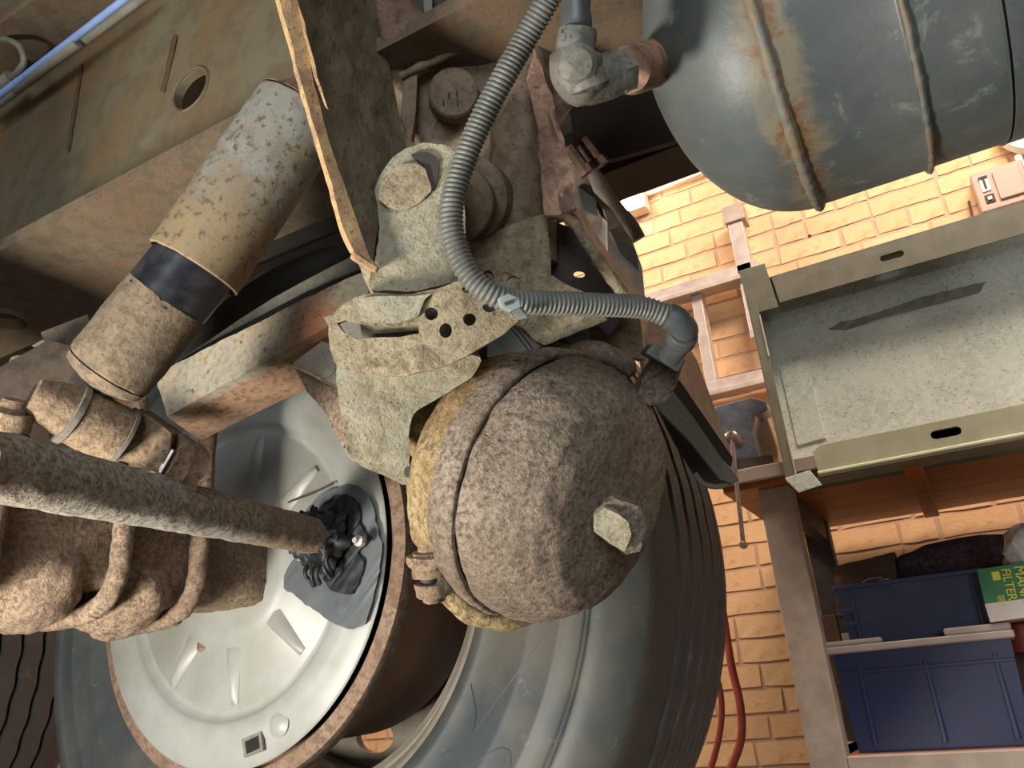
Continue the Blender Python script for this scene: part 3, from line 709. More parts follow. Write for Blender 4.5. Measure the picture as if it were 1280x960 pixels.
# trailing arm: curved bar and two-tone channel
ta = empty('trailing_arm', Y(300, 470, .56), 'two-part channel arm, grey dirty side above bright rusty underside', 'arm')
fa = ypts(.50, (197, 482), (200, 466), (232, 448), (384, 372), (456, 338), (470, 352), (440, 392), (407, 410), (209, 520))
bmh = slab_bm([*jag(fa, .01, .0012)], .012, nrm=(0, 1, 0)); refine(bmh, .012); rough(bmh, .0012, 90)
RC = Y(395, 408, .50) - Y(300, 470, .56)
obj('side_channel', bmh, rusted('side_channel_crust', '918d7e', 'a0917a', '84785f', RC, .018), ta)
ua = [Y(209, 521, .502), Y(300, 468, .502), Y(407, 412, .502), Y(440, 394, .502), Y(450, 440, .57), Y(381, 487, .57), Y(320, 516, .57), Y(251, 551, .57)]
bmh = slab_bm(ua, .008); refine(bmh, .012); rough(bmh, .0008, 90, 4, 3)
obj('under_channel', bmh, rusted('under_channel_rust', '9c7c62', '846853', '715842', RC, .026), ta)
cb = [Y(u, v, .585) for u, v in ((160, 492), (218, 452), (262, 424), (300, 398), (344, 370), (390, 345), (442, 318), (470, 308))]
cbb = [Y(u, v, .585) for u, v in ((470, 326), (448, 334), (384, 365), (320, 399), (267, 429), (218, 457), (160, 495))]
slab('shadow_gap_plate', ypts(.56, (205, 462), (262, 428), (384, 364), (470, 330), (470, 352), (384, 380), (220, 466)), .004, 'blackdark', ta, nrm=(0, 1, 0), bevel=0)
slab('curved_bar', cb+cbb, .012, 'grey', ta, nrm=(0, 1, 0))
gw = empty('arm_gusset', Y(400, 460, .5), 'grey pointed gusset with pressed boss right of the rusty arm', 'bracket')
slab('gusset_plate', ypts(.485, (367, 452), (402, 426), (415, 430), (430, 470), (428, 486), (366, 455)), .004, 'grey', gw)
obj('pressed_boss', lathe_bm(Y(408, 456, .484), (0, -1, 0), [(0, .012), (.002, .0105), (.0022, 0)], 24), 'grey', gw)
slab('gusset_foot', ypts(.50, (368, 460), (428, 490), (430, 560), (420, 545), (404, 512), (384, 490)), .006, 'ubolt', gw, fine=.01, amp=.001)

# ================================================================== WHEEL
WX, WZ = -.76, .489
WC = Vector((WX, 0, WZ))
wh = empty('wheel_assembly', (WX, .9, 0), 'large worn trailer tyre on a brown steel wheel in the foreground', 'wheel')
def tyre_profile(yn, yf, R=.492):
    w = yf-yn
    pr = [(yn+.012, .280, 0), (yn-.004, .288, 0), (yn-.012, .300, 0), (yn-.014, .306, 0), (yn-.013, .308, 0), (yn-.022, .335, 0), (yn-.028, .365, 0), (yn-.0288, .368, 0), (yn-.0286, .370, 0), (yn-.031, .40, 0), (yn-.0318, .402, 0), (yn-.0318, .405, 0),
          (yn-.0310, .407, 0), (yn-.0305, .425, 0), (yn-.0315, .428, 0), (yn-.0298, .430, 0), (yn-.0308, .433, 0), (yn-.0288, .435, 0), (yn-.0295, .438, 0), (yn-.025, .452, 0), (yn-.014, .470, 0), (yn+.004, .482, 0), (yn+.016, .487, 1)]
    n = 5; y0 = yn+.02; span = w-.04
    for g in range(n+1):
        ya, yb = y0+span*g/(n+1), y0+span*(g+1)/(n+1)
        ca = .012*(1-((ya+yb)/2-(yn+yf)/2)**2/(w/2)**2)*.4
        if g: pr += [(ya+.0045, R+ca-.013, 1), (ya+.0055, R+ca, 1)]
        if g < n: pr += [(yb-.0055, R+ca, 1), (yb-.0045, R+ca-.013, 1)]
    pr += [(yf-.016, .487, 1), (yf, .478, 0), (yf+.03, .44, 0), (yf+.035, .39, 0), (yf+.02, .32, 0), (yf, .285, 0), (yf-.012, .280, 0)]
    return pr
def make_tyre(parent, cx, yn, yf):
    pr = tyre_profile(yn, yf); flags = [p[2] for p in pr]
    def fn(i, an, t, r):
        if flags[i] and yn+.018 < t < yf-.018: t += .0016*math.sin(an*52)
        return t, r
    bm = lathe_bm((cx, 0, WZ), EY, [(p[0], p[1]) for p in pr], 312, fn, caps=False, ref=EX)
    bm.normal_update()
    for f in bm.faces:
        c = f.calc_center_median(); r = math.hypot(c.x-cx, c.z-WZ); f.material_index = 1 if (r > .476 or c.y > yn+.01 and r > .45) else 0
    return obj('tyre', bm, ['sidewall', 'tread'], parent, ang=50)
ty_ = make_tyre(wh, WX, .80, 1.09)
# sipes: thin dark cuts across the ribs
bm = bmesh.new(); rr = random.Random(3)
for k in range(150):
    an = -1.2 + 2.4*k/150
    for g in range(1, 5):
        yc = .82 + .25*(g+.5)/6; r = .4922 + .0048*(1-((yc-.945)/.145)**2); yc += rr.uniform(-.002, .002)
        a = an + rr.uniform(-.003, .003) + g*.009
        c = Vector((WX+math.cos(a)*r, yc, WZ+math.sin(a)*r)); rd = Vector((math.cos(a), 0, math.sin(a))); tg = Vector((-math.sin(a), 0, math.cos(a)))
        d = (EY*.8 + tg*.45).normalized()
        for s in (-1,):
            v = [bm.verts.new(c + d*p*.006 + tg*q*.0004 + rd*z) for p, q, z in ((-1,-1,0),(1,-1,0),(1,1,0),(-1,1,0),(-1,-1,-.006),(1,-1,-.006),(1,1,-.006),(-1,1,-.006))]
            for f in ((0,1,2,3),(4,7,6,5),(0,4,5,1),(1,5,6,2),(2,6,7,3),(3,7,4,0)): bm.faces.new([v[i] for i in f])
sp = obj('sipe', bm, 'black', wh, smooth=False); tag(sp, kind='stuff')
# raised marks on the sidewall
def on_side(ang, r):
    # sidewall surface height for radius r
    tbl = [(.308, .787), (.335, .778), (.366, .772), (.402, .769), (.43, .7695)]
    for (r0, y0), (r1, y1) in zip(tbl, tbl[1:]):
        if r0 <= r <= r1: y = y0+(y1-y0)*(r-r0)/(r1-r0); break
    else: y = tbl[-1][1]
    a = math.radians(ang); return Vector((WX+math.cos(a)*r, y-.0004, WZ+math.sin(a)*r))
def raised(pts, r=.0006): return obj('raised_mark', tube_bm(spline([on_side(a, q) for a, q in pts], 8), r, 6), 'sidewall', wh)
raised([(-44, .32), (-38, .34), (-30, .352), (-22, .372), (-14, .398)])
raised([(-60, .325), (-52, .338), (-42, .356), (-36, .375), (-35, .392), (-39, .400), (-50, .398), (-62, .395)])
raised([(-30, .31), (-34, .335), (-38, .342)])
raised([(200, .37), (202, .40), (204, .425)])
bm = bmesh.new()
for i in range(26):
    for k in range(12):
        a = -60 + i*.9; q = .352 + k*.0042
        if q < .338+.002*(a+60) or (a > -40 and q < .365): continue
        c = on_side(a, min(q, .398)); bmesh.ops.create_cube(bm, size=.0011, matrix=Matrix.Translation(c))
tag(obj('textured_patch', bm, 'sidewall', wh, smooth=False), kind='stuff')
# rim: lip, barrel, disc with hand holes, drum
rim = obj('rim', lathe_bm((WX, 0, WZ), EY, [(.812, .276), (.800, .279), (.7975, .284), (.7985, .2895), (.806, .291), (.83, .285), (.83, .262), (.86, .255), (1.0, .25), (1.06, .262), (1.09, .285), (1.095, .28), (1.065, .255), (1.0, .243), (.86, .248), (.835, .254), (.828, .270), (.812, .276)], 200, caps=False, ref=EX), 'rim', wh, ang=50)
hl = []
for k in range(10):
    a = 2*PI*(k+.35)/10; cc = Vector((WX+math.cos(a)*.205, .985, WZ+math.sin(a)*.205)); tg = Vector((-math.sin(a), 0, math.cos(a))); rd = Vector((math.cos(a), 0, math.sin(a)))
    hl.append([cc + tg*math.cos(2*PI*q/20)*.033 + rd*math.sin(2*PI*q/20)*.021 for q in range(20)])
slab('wheel_disc', circ((WX, .985, WZ), .247, 90, EX, EZ), .012, 'rim', wh, holes=hl, nrm=(0, 1, 0), bevel=0)
dr = obj('brake_drum', lathe_bm((WX, 0, WZ), EY, [(.71, .228), (.706, .236), (.708, .244), (.722, .2455), (.728, .238), (.732, .214), (.745, .208), (.80, .206), (.93, .20), (.96, .17), (.98, .15), (.98, 0)], 160, caps=False, ref=EX), 'brownsm', wh, ang=50)
obj('drum_ring', lathe_bm((WX, 0, WZ), EY, [(.712, .2275), (.7045, .2285), (.7035, .236), (.706, .245), (.723, .2465), (.729, .239)], 160, caps=False, ref=EX), 'ring', dr, ang=60)

# second wheel further along
w2 = empty('wheel_assembly', (WX-1.31, .9, 0), 'second worn trailer wheel, only its tread showing at lower left', 'wheel')
t2 = ty_.copy(); COL.objects.link(t2); t2.parent = w2
r2 = rim.copy(); COL.objects.link(r2); r2.parent = w2
obj('wheel_disc', lathe_bm((WX-1.31, 0, WZ), EY, [(.985, .247), (.985, 0)], 60), 'rim', w2)
obj('brake_drum', lathe_bm((WX-1.31, 0, WZ), EY, [(.70, 0), (.70, .22), (.71, .23), (.73, .21), (.93, .20), (.98, .15)], 80), 'brownsm', w2)

# dust cover
dc = empty('brake_dust_cover', (WX, .70, WZ-.225), 'silver pressed round dust cover over the brake drum', 'cover')
prof = [(.702, .224), (.698, .2262), (.6955, .2235), (.6955, .204), (.692, .196), (.6915, .178), (.6945, .174), (.7010, .169), (.7010, .162), (.6945, .157), (.6935, .098), (.6885, .093), (.687, .075), (.686, 0)]
obj('cover_plate', lathe_bm((WX, 0, WZ), EY, prof, 200, caps=False, ref=EX), 'silver', dc, ang=60)
rb0 = Y(293, 858, .6938)-Vector((WX, .6938, WZ)); rb0 = math.atan2(rb0.z, rb0.x)
for k in range(9):
    a = rb0 + math.radians(k*40)
    rd = Vector((math.cos(a), 0, math.sin(a))); tg = Vector((-math.sin(a), 0, math.cos(a))); c = Vector((WX, .6938, WZ))
    rows = []
    bm = bmesh.new()
    for r_, wd, hh in ((.092, .014, .0005), (.100, .0125, .005), (.13, .0085, .006), (.150, .006, .005), (.158, .005, .0)):
        rows.append([bm.verts.new(c + rd*r_ + tg*s*wd - EY*z) for s, z in ((-1, 0), (-.35, hh), (.35, hh), (1, 0))])
    for A, B in zip(rows, rows[1:]):
        for q in range(3): bm.faces.new((A[q], A[q+1], B[q+1], B[q]))
    obj('pressed_rib', bm, 'silver', dc, ang=60)
# inspection slot, bump, grommet
q = Y(315, 932, .692)
obj('slot_frame', slab_bm(ypts(.6905, (302, 924), (326, 914), (329, 938), (305, 947)), .003, [ypts(.6905, (306, 927), (323, 919), (325, 935), (308, 943))], nrm=(0, 1, 0)), 'grey', dc)
slab('slot_plug', ypts(.6925, (306, 927), (323, 919), (325, 935), (308, 943)), .001, 'blackdark', dc, nrm=(0, 1, 0), bevel=0)
obj('pressed_dimple', lathe_bm(Y(348, 905, .6935), (0, -1, 0), [(0, .014), (.003, .009), (.0045, .004), (.0046, 0)], 24), 'silver', dc)
obj('rivet', lathe_bm(Y(251, 807, .6925), (0, -1, 0), [(0, .0075), (.001, .0055), (.0014, 0)], 20), 'ring', dc)
# wet grease patch around the camshaft
gp = [(355, 735), (357, 715), (372, 690), (378, 655), (380, 640), (400, 618), (425, 608), (445, 606), (462, 622), (470, 650), (478, 690), (468, 740), (456, 778), (436, 786), (412, 776), (386, 758), (374, 748)]
slab('grease_patch', jag(smooth_loop(ypts(.6885, *gp)), .005, .002, 5.0), .0008, plain('wet_grease', '5d6163', '505456', .45, 0, 30), dc, nrm=(0, 1, 0), bevel=0)
gp2 = [(396, 662), (404, 630), (430, 618), (446, 630), (452, 660), (462, 672), (448, 690), (455, 705), (440, 740), (415, 738), (398, 712)]
slab('grease_blob', jag(smooth_loop(ypts(.684, *gp2)), .004, .0025, 9.0), .004, 'grease', dc, nrm=(0, 1, 0), fine=.005, amp=.0010)
obj('wire_clip', tube_bm([Y(360, 628, .686), Y(390, 617, .684), Y(417, 604, .686)], .0011, 6), 'black', dc)

# camshaft tube and torn boot
cs = empty('camshaft_tube', Y(395, 672, .67), 'crusted round brake camshaft tube running into the dust cover', 'tube')
ce = Y(402, 672, .672); cs0 = Y(-40, 576, .232)
axc = cs0-ce; n = 90
obj('tube', rough(lathe_bm(ce, axc, [(0, 0)] + [(axc.length*k/n, .0190 + .0012*k/n) for k in range(n+1)], 56), .0011, 60, 5), 'tube', cs, ang=80)
def bootfn(i, an, t, r): return t + .002*math.sin(an*3+i), r*(1+.10*math.sin(an*7+i*1.7)+.06*math.sin(an*13))
bt = obj('torn_boot', lathe_bm(ce+EY*.004, -EY, [(0, .034), (.006, .032), (.010, .026), (.016, .030), (.020, .025), (.026, .027), (.030, .0225), (.036, .022), (.038, .018)], 72, bootfn, caps=False), 'grease', cs, ang=80)
for k in range(5):
    a = -2.0+k*.35; q_ = ce + Vector((.024*math.cos(a), -.010, .028*math.sin(a)-.004))
    obj('rubber_shred', rough(tube_bm(spline([q_, q_+Vector((.003*math.sin(k*3), -.003, -.010)), q_+Vector((.004*math.cos(k*2), .004, -.020))], 6), .0024, 8), .001, 150), 'grease', cs, ang=80)
obj('grease_nipple', lathe_bm(Y(452, 677, .672), (0, -1, 0), [(0, .006), (.006, .006), (.008, .003), (.012, .003), (.012, 0)], 10), 'alu', cs)

# ================================================================== AXLE, SADDLES AND U-BOLTS
axl = empty('axle', (WX, .45, WZ-.055), 'thick rust-crusted axle beam with U-bolts clamped around it', 'axle')
h_ = .058
cen = Vector((WX+.005, 0, WZ+.004))
sec = []
for k in range(40):
    a = 2*PI*k/40; c_, s_2 = math.cos(a), math.sin(a); p = 8
    rr_ = h_/(abs(c_)**p + abs(s_2)**p)**(1/p); sec.append((c_*rr_, s_2*rr_))
bm = bmesh.new(); prev = None
for i in range(64):
    y = .10 + (.686-.10)*i/63; R = [bm.verts.new(cen + Vector((x, y, z))) for x, z in sec]
    if prev:
        for k in range(40): bm.faces.new((prev[k], R[k], R[(k+1) % 40], prev[(k+1) % 40]))
    prev = R
bm.faces.new(prev); rough(bm, .003, 45, 5)
obj('beam', bm, 'ubolt', axl, ang=80)
def ubolt(y):
    s = h_+.010; r = .016
    pts = [cen+Vector((s, y, .13)), cen+Vector((s, y, .08)), cen+Vector((s, y, .03)), cen+Vector((s, y, -.02))]
    for k in range(1, 8):
        a = -PI/2*k/8; pts.append(cen + Vector((s-.035+.035*math.cos(a), y, -.035+.040*math.sin(a))))
    pts += [cen+Vector((s-.035, y, -.076)), cen+Vector((0, y, -.078)), cen+Vector((-s+.02, y, -.074)), cen+Vector((-s, y, -.04)), cen+Vector((-s, y, .05))]
    b = tube_bm(spline(pts, 6), .0096, 20); rough(b, .0014, 90, 4, y*9)
    obj('u_bolt', b, 'ubolt', axl, ang=80)
for y in (.372, .492, .582): ubolt(y)
for y, sx in ((.335, 1), (.446, 1), (.540, 1)):
    bm = bmesh.new(); bmesh.ops.create_icosphere(bm, subdivisions=5, radius=1)
    for v in bm.verts:
        c = v.co; v.co = cen + Vector((c.x*.063+.003, y + c.y*.040, -.050 + c.z*.045))
    rough(bm, .004, 40, 5, y*7); obj('saddle_cap', bm, 'ubolt', axl, ang=80)

# ================================================================== BRAKE LEVER AND ARC PLATES
sl = empty('slack_adjuster', P(515, 350, .52), 'pale crusted lever with rounded notched head below the hanger plate', 'lever')
hd = [(470, 250, .52), (470, 232, .52), (477, 215, .52), (492, 196, .52), (512, 184, .52), (535, 179, .52), (558, 183, .52), (572, 195, .52), (578, 215, .52), (580, 250, .52), (583, 310, .52), (588, 345, .52), (566, 352, .515), (540, 360, .513), (515, 364, .512), (488, 363, .512), (461, 360, .512), (470, 318, .515), (474, 285, .52)]
pp = jag(smooth_loop([P(*q) for q in hd]), .004, .0007)
bm = slab_bm(pp, .022); refine(bm, .007); rough(bm, .0008, 110)
obj('lever_plate', bm, 'dirtpale', sl)
bm = slab_bm(jag(smooth_loop([P(*q) for q in ((474, 250, .516), (478, 228, .516), (496, 208, .516), (517, 203, .516), (530, 210, .515), (534, 222, .515), (538, 238, .515), (520, 256, .516), (500, 262, .516))]), .004, .0008), .006)
refine(bm, .006); rough(bm, .001, 130); obj('worn_boss', bm, 'dirt', sl)
slab('notch', smooth_loop([P(*q) for q in ((514, 193, .5175), (532, 190, .5175), (547, 198, .5175), (548, 216, .5175), (543, 236, .5175), (537, 232, .5175), (533, 212, .5175), (522, 200, .5175))]), .003, 'black', sl, bevel=0)
obj('pivot_pin', rough(lathe_bm(P(575, 255, .57), P(560, 250, .5)-P(600, 262, .62), [(-.03, .026), (.02, .026), (.022, .02), (.022, 0)], 32), .001, 60), 'cast', sl)

ap = empty('arc_plate', P(530, 430, .50), 'crusted arc-shaped bracket plate with slot and three round holes', 'plate')
top = [(412, 400), (424, 384), (446, 370), (470, 366), (500, 368), (530, 364), (555, 358), (580, 350), (604, 360), (628, 372), (655, 392)]
bot = [(640, 408), (618, 424), (596, 438), (570, 452), (540, 462), (508, 469), (476, 470), (445, 466), (424, 460), (413, 436)]
slot_ = [(421, 404), (432, 400), (448, 404), (470, 408), (500, 408), (523, 406), (524, 417), (500, 421), (470, 422), (447, 424), (430, 416)]
def hpx(u, v, a, b, d, n=16): return [P(u+a*math.cos(2*PI*k/n), v+b*math.sin(2*PI*k/n), d) for k in range(n)]
DA = .50
holes = [[P(u, v, DA) for u, v in slot_], hpx(539, 392, 8, 8, DA), hpx(557, 413, 8, 9, DA), hpx(587, 399, 8, 8, DA), hpx(586, 362, 9, 5, DA), hpx(612, 384, 9, 6, DA)]
bm = slab_bm(jag(smooth_loop([P(u, v, DA) for u, v in top+bot], 2), .005, .0006), .008, holes); refine(bm, .006); rough(bm, .0007, 120)
obj('arc_sheet', bm, 'dirt', ap)
bm = slab_bm([P(*q) for q in ((450, 402, .508), (524, 404, .508), (524, 413, .508), (452, 418, .508))], .004); obj('lever_tab', bm, 'dirtpale', ap)
bm = slab_bm([P(*q) for q in ((404, 396, .523), (640, 350, .523), (600, 420, .523), (430, 440, .523))], .004); obj('inner_sheet', bm, 'grey', ap)
rd_ = [(440, 388, .497), (452, 374, .497), (478, 370, .497), (520, 370, .497), (540, 366, .497), (530, 376, .497), (526, 390, .497), (515, 400, .497), (480, 404, .497), (450, 400, .497)]
bm = slab_bm(jag(smooth_loop([P(*q) for q in rd_]), .004, .0008), .004); refine(bm, .006); rough(bm, .0009, 110, 4, 2); obj('raised_pad', bm, 'dirtpale', ap)

lw = empty('bracket_leg', P(480, 540, .55), 'pale crusted bracket leg below the arc plate left of the chamber', 'bracket')
lg = [(424, 458, .53), (470, 466, .53), (520, 464, .53), (560, 452, .53), (600, 445, .535), (590, 470, .54), (545, 500, .55), (515, 520, .55), (512, 560, .56), (510, 606, .56), (480, 594, .555), (446, 580, .55), (434, 566, .545), (428, 530, .54), (424, 495, .535)]
bm = slab_bm(jag(smooth_loop([P(*q) for q in lg], 3), .006, .0009), .012); refine(bm, .008); rough(bm, .0016, 90)
obj('leg_plate', bm, 'dirtpale', lw)
obj('bolt_hole', slab_bm(hpx(510, 590, 5, 7, .553), .002), 'black', lw)
slab('rear_shim', [(565, 452, .56), (610, 430, .56), (610, 450, .57), (590, 464, .57)], .01, 'darkgrey', lw)

# ================================================================== BRAKE CHAMBER
CA = (CX*.728 + CD*.207 - CF*.643).normalized()
CC = P(684, 606, .58)
ch = empty('brake_chamber', CC - EZ*.1, 'large round rust-flaked brake chamber with clamp band', 'brake chamber')
def lumpy(prof, seg, amp, sc, seed=0, ox=4):
    bm = lathe_bm(CC, CA, prof, seg, caps=False); return rough(bm, amp, sc, ox, seed)
def dense(pr, m):
    out = []
    for (a, b), (c, d) in zip(pr, pr[1:]):
        for k in range(m): out.append((a+(c-a)*k/m, b+(d-b)*k/m))
    out.append(pr[-1]); return out
dome = [(-.002, .090), (.003, .0925), (.006, .0945), (.018, .0940), (.030, .089), (.042, .082), (.052, .073), (.058, .060), (.061, .042), (.0625, .020), (.063, 0)]
obj('dome', lumpy(dense(dome, 6), 160, .0016, 55), 'chamber', ch, ang=80)
band = [(-.022, .0925), (-.020, .0955), (-.014, .0972), (-.006, .0982), (.0015, .0985), (.0035, .0965), (.0030, .0935)]
def bandfn(i, an, t, r): return t, r
obj('clamp_band', rough(lathe_bm(CC, CA, dense(band, 3), 200, caps=False), .0009, 80, 4, 3), 'chamber', ch, ang=80)
shell = [(-.014, .095), (-.030, .092), (-.045, .089), (-.060, .080), (-.072, .066), (-.080, .046), (-.083, .0)]
obj('rear_shell', lumpy(dense(shell, 6), 140, .003, 40, 5), 'chamberold', ch, ang=80)
def chb(u, v, d, rx, amp, name, mat='chamberold', seed=0, st=(1, 1, 1)):
    bm = bmesh.new(); bmesh.ops.create_icosphere(bm, subdivisions=4, radius=rx)
    c = P(u, v, d)
    for v_ in bm.verts: v_.co = Vector((v_.co.x*st[0], v_.co.y*st[1], v_.co.z*st[2])) + c
    rough(bm, amp, 60, 5, seed); return obj(name, bm, mat, ch, ang=80)
chb(532, 518, .60, .026, .004, 'mounting_boss')
chb(560, 545, .605, .03, .004, 'mounting_boss', seed=3)
# seam flare at the top right end of the band
tp = spline([P(640, 468, .60), P(680, 444, .605), P(718, 434, .605), P(752, 440, .60), (P(778, 454, .595)), P(792, 468, .59)], 8)
obj('band_flange', rough(tube_bm(tp, lambda i, n: .0075 if i < n-6 else .0075-.0008*(i-n+6), 12), .0012, 70), 'chamber', ch, ang=80)
# end boss
bs = P(772, 660, .535)
slab('end_boss_side', [(752, 634, .516), (768, 624, .514), (800, 634, .517), (809, 656, .522), (800, 690, .522), (782, 694, .519), (764, 680, .518)], .03, 'chamber', ch, fine=.006, amp=.0015)
slab('end_boss', [(743, 644, .511), (756, 636, .511), (772, 642, .510), (786, 652, .511), (790, 668, .513), (781, 690, .514), (766, 682, .512), (746, 668, .511)], .02, 'dirtpale', ch, fine=.006, amp=.0018)
fz = [(712, 530, .518), (730, 523, .518), (752, 520, .518), (742, 530, .518), (728, 538, .518), (716, 540, .518)]
slab('bright_scrape', fz, .012, 'dirtpale', ch, j=.001)
# clamp bolt at lower left
cbx = P(535, 668, .555); cby = P(540, 752, .555); dv = (cby-cbx)
def cl(name, f0, f1, r0, r1, mat='tandirt', n=20, am=.0008):
    A = cbx+dv*f0; B = cbx+dv*f1; m = 4
    return obj(name, rough(lathe_bm(A, dv, [(0, 0)] + [((B-A).length*k/m, r0+(r1-r0)*k/m) for k in range(m+1)] + [((B-A).length, 0)], n), am, 130), mat, ch)
obj('clamp_bolt', rough(lathe_bm(cbx, dv, [(.004, 0), (.004, .0045), (0, .006), (0, .0075), (.014, .0078), (.014, 0)], 24), .0003, 130), 'tandirt', ch)
cl('clamp_nut', .26, .62, .0115, .0125, 'tandirt'); cl('clamp_ear', .30, .45, .0155, .0155, 'tandirt', 24, .0015)
cl('clamp_stud', .60, .74, .007, .007, 'black'); cl('clamp_nut', .72, .92, .0115, .0105, 'tandirt'); cl('bolt_tip', .9, 1.0, .0075, .0065, 'tandirt')
lug = spline([P(556, 728, .562), P(566, 746, .562), P(586, 764, .564), P(614, 774, .568), P(645, 774, .574), P(672, 766, .582)], 8)
obj('clamp_lug', rough(tube_bm(lug, lambda i, n: .0085-.003*(i/n)**2, 14), .0012, 80), 'chamberold', ch, ang=80)
chb(548, 732, .56, .012, .002, 'band_ear', 'dirt', 5)
obj('vent_hole', slab_bm(hpx(554, 580, 6, 6, .552), .002), 'black', ch)
# port block and nut at the top right
pb0, pb1 = P(812, 488, .575), P(832, 450, .575)
pbk = [(802, 476, .565), (822, 446, .565), (852, 462, .565), (846, 480, .565), (832, 502, .565), (812, 508, .565), (798, 494, .565)]
slab('port_block', pbk, .03, 'chamber', ch, fine=.006, amp=.0015)
slab('port_nut', [(808, 440, .545), (818, 428, .545), (858, 450, .545), (850, 465, .545)], .03, 'darkgrey', ch, bevel=.0015)

# ================================================================== CONDUIT
cp = [P(800, -260, .47), P(730, -110, .47), P(700, -30, .47), P(680, 8, .475), P(655, 52, .48), P(625, 105, .48), P(597, 160, .48), P(575, 215, .478), (P(564, 262, .475)), P(568, 305, .472), P(588, 345, .47), P(616, 368, .47), P(650, 377, .475), P(700, 379, .485), P(750, 381, .495), P(800, 384, .505), P(836, 395, .508)]
pts = arclen(spline(cp, 24), .00074)
cd_ = empty('corrugated_conduit', P(640, 378, .47), 'grey corrugated cable conduit curving down to the brake chamber', 'conduit')
obj('sleeve', tube_bm(pts, lambda i, n: (.0078, .0078, .0072, .0062, .0062, .0072)[i % 6] if False else (.0061 + .0014*(.5+.5*math.cos(2*PI*i/4))**.7), 18), 'conduit', cd_, ang=80)
el = spline([P(834, 395, .508), P(848, 402, .508), P(856, 414, .512), P(850, 428, .522), P(838, 444, .54)], 6)
obj('elbow', tube_bm(el, lambda i, n: .0086 if i < n*.5 else .0078, 20), 'darkgrey', cd_)
obj('elbow_collar', rough(lathe_bm(P(853, 420, .514), P(838, 446, .54)-P(856, 412, .512), [(-.003, .0085), (-.002, .0098), (.004, .0100), (.006, .009), (.006, .0)], 20), .0004, 90), 'darkgrey', cd_)
ct = empty('cable_tie', P(640, 378, .46), 'pale grey cable tie wrapped round the conduit bend', 'cable tie')
slab('tie_head', [(622, 372, .452), (636, 366, .452), (650, 372, .453), (652, 384, .453), (638, 390, .452), (626, 384, .452)], .010, 'clip', ct, bevel=.001)
slab('tie_slot', [(630, 378, .4515), (642, 374, .4515), (643, 378, .4515), (632, 382, .4515)], .002, 'black', ct, bevel=0)
slab('tie_strap', [(638, 389, .456), (650, 384, .456), (662, 398, .466), (650, 401, .466)], .004, 'clip', ct)
kp = [P(636, 360, .466), P(644, 372, .458), P(652, 384, .458), P(652, 394, .47)]

# ================================================================== SUSPENSION HANGER CASTINGS
hg = empty('suspension_hanger', P(600, 150, .7), 'brown cast suspension hanger with stamped boss under the beam', 'hanger')
slab('mount_plate', [(455, 60, 0.6006), (482, 50, 0.6006), (615, -10, 0.6006), (760, -10, 0.6006), (760, 60, 0.6097), (700, 160, 0.6188), (660, 300, 0.6188), (500, 300, 0.6188), (490, 150, 0.6097)], .02, 'cast', hg, fine=.02, amp=.0025)
slab('upper_flange', [(468, -10, 0.5733), (500, -10, 0.5733), (530, 22, 0.5733), (520, 34, 0.5778), (480, 60, 0.5870), (470, 20, 0.5824)], .01, 'pink', hg, fine=.015, amp=.002)
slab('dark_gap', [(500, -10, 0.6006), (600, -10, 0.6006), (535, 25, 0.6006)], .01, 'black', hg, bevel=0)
slab('small_stay', [(528, -10, 0.5915), (541, -10, 0.5915), (540, 18, 0.5915), (530, 20, 0.5915)], .008, 'grey', hg)
# stamped boss
bc = P(567, 117, 0.5961)
obj('stamped_boss', lathe_bm(bc, -CF, [(-.01, .0195), (.002, .0185), (.0035, .0170), (.0036, 0)], 40), 'cast', hg, ang=40)
for k, (u, v) in enumerate(((560, 115), (570, 112), (571, 124), (553, 124))):
    slab('stamp_mark', [(u, v, .5905), (u+1.5, v, .5905), (u+1.5, v+7, 0.5910), (u, v+7, 0.5910)], .001, 'black', hg, bevel=0)
# weld ridge following the beam
obj('weld_ridge', rough(tube_bm(spline([P(484, 62, 0.5933), P(520, 42, 0.5933), P(560, 22, 0.5933), P(620, -8, 0.5933)], 12), .0032, 8), .0012, 90), 'cast', hg, ang=80)
obj('weld_ridge', rough(tube_bm(spline([P(500, 96, 0.5961), P(540, 78, 0.5961), P(590, 55, 0.5961), P(640, 32, 0.5961)], 12), .0035, 8), .0015, 90), 'cast', hg, ang=80)
# column
cl0, cl1 = P(655, 40, .615), P(650, 330, .60)
obj('column', rough(lathe_bm(cl0, cl1-cl0, dense([(0, .022), ((cl1-cl0).length*.5, .024), ((cl1-cl0).length, .028)], 24), 64), .0015, 40), 'cast', hg, ang=80)
obj('shadow_bush', rough(lathe_bm(P(600, 255, .60), P(560, 240, .52)-P(610, 260, 0.6006), [(-.03, .030), (.03, .030), (.032, .02), (.032, 0)], 40), .001, 60), 'cast', hg)
slab('rib_web', [(505, 95, 0.5961), (522, 92, 0.5961), (520, 140, 0.5961), (512, 190, 0.5915), (500, 150, 0.5961)], .012, 'cast', hg)
slab('lower_rib', [(500, 160, 0.5870), (530, 190, 0.5870), (520, 200, 0.5824), (505, 195, 0.5824)], .01, 'cast', hg)
tl = slab('torn_strip', [(668, 60, 0.5642), (690, 120, 0.5642), (700, 160, 0.5642), (712, 200, 0.5642), (722, 262, 0.5596), (700, 268, 0.5569), (682, 266, 0.5569), (676, 220, 0.5596), (672, 160, 0.5642), (660, 100, 0.5642)], .006, 'pink', hg, j=.0015, holes=[], fine=.01, amp=.0016)
tl2 = slab('torn_gap', [(697, 240, 0.5551), (706, 252, 0.5551), (708, 266, 0.5551), (702, 265, 0.5551), (699, 254, 0.5551)], .002, 'black', hg, bevel=0)
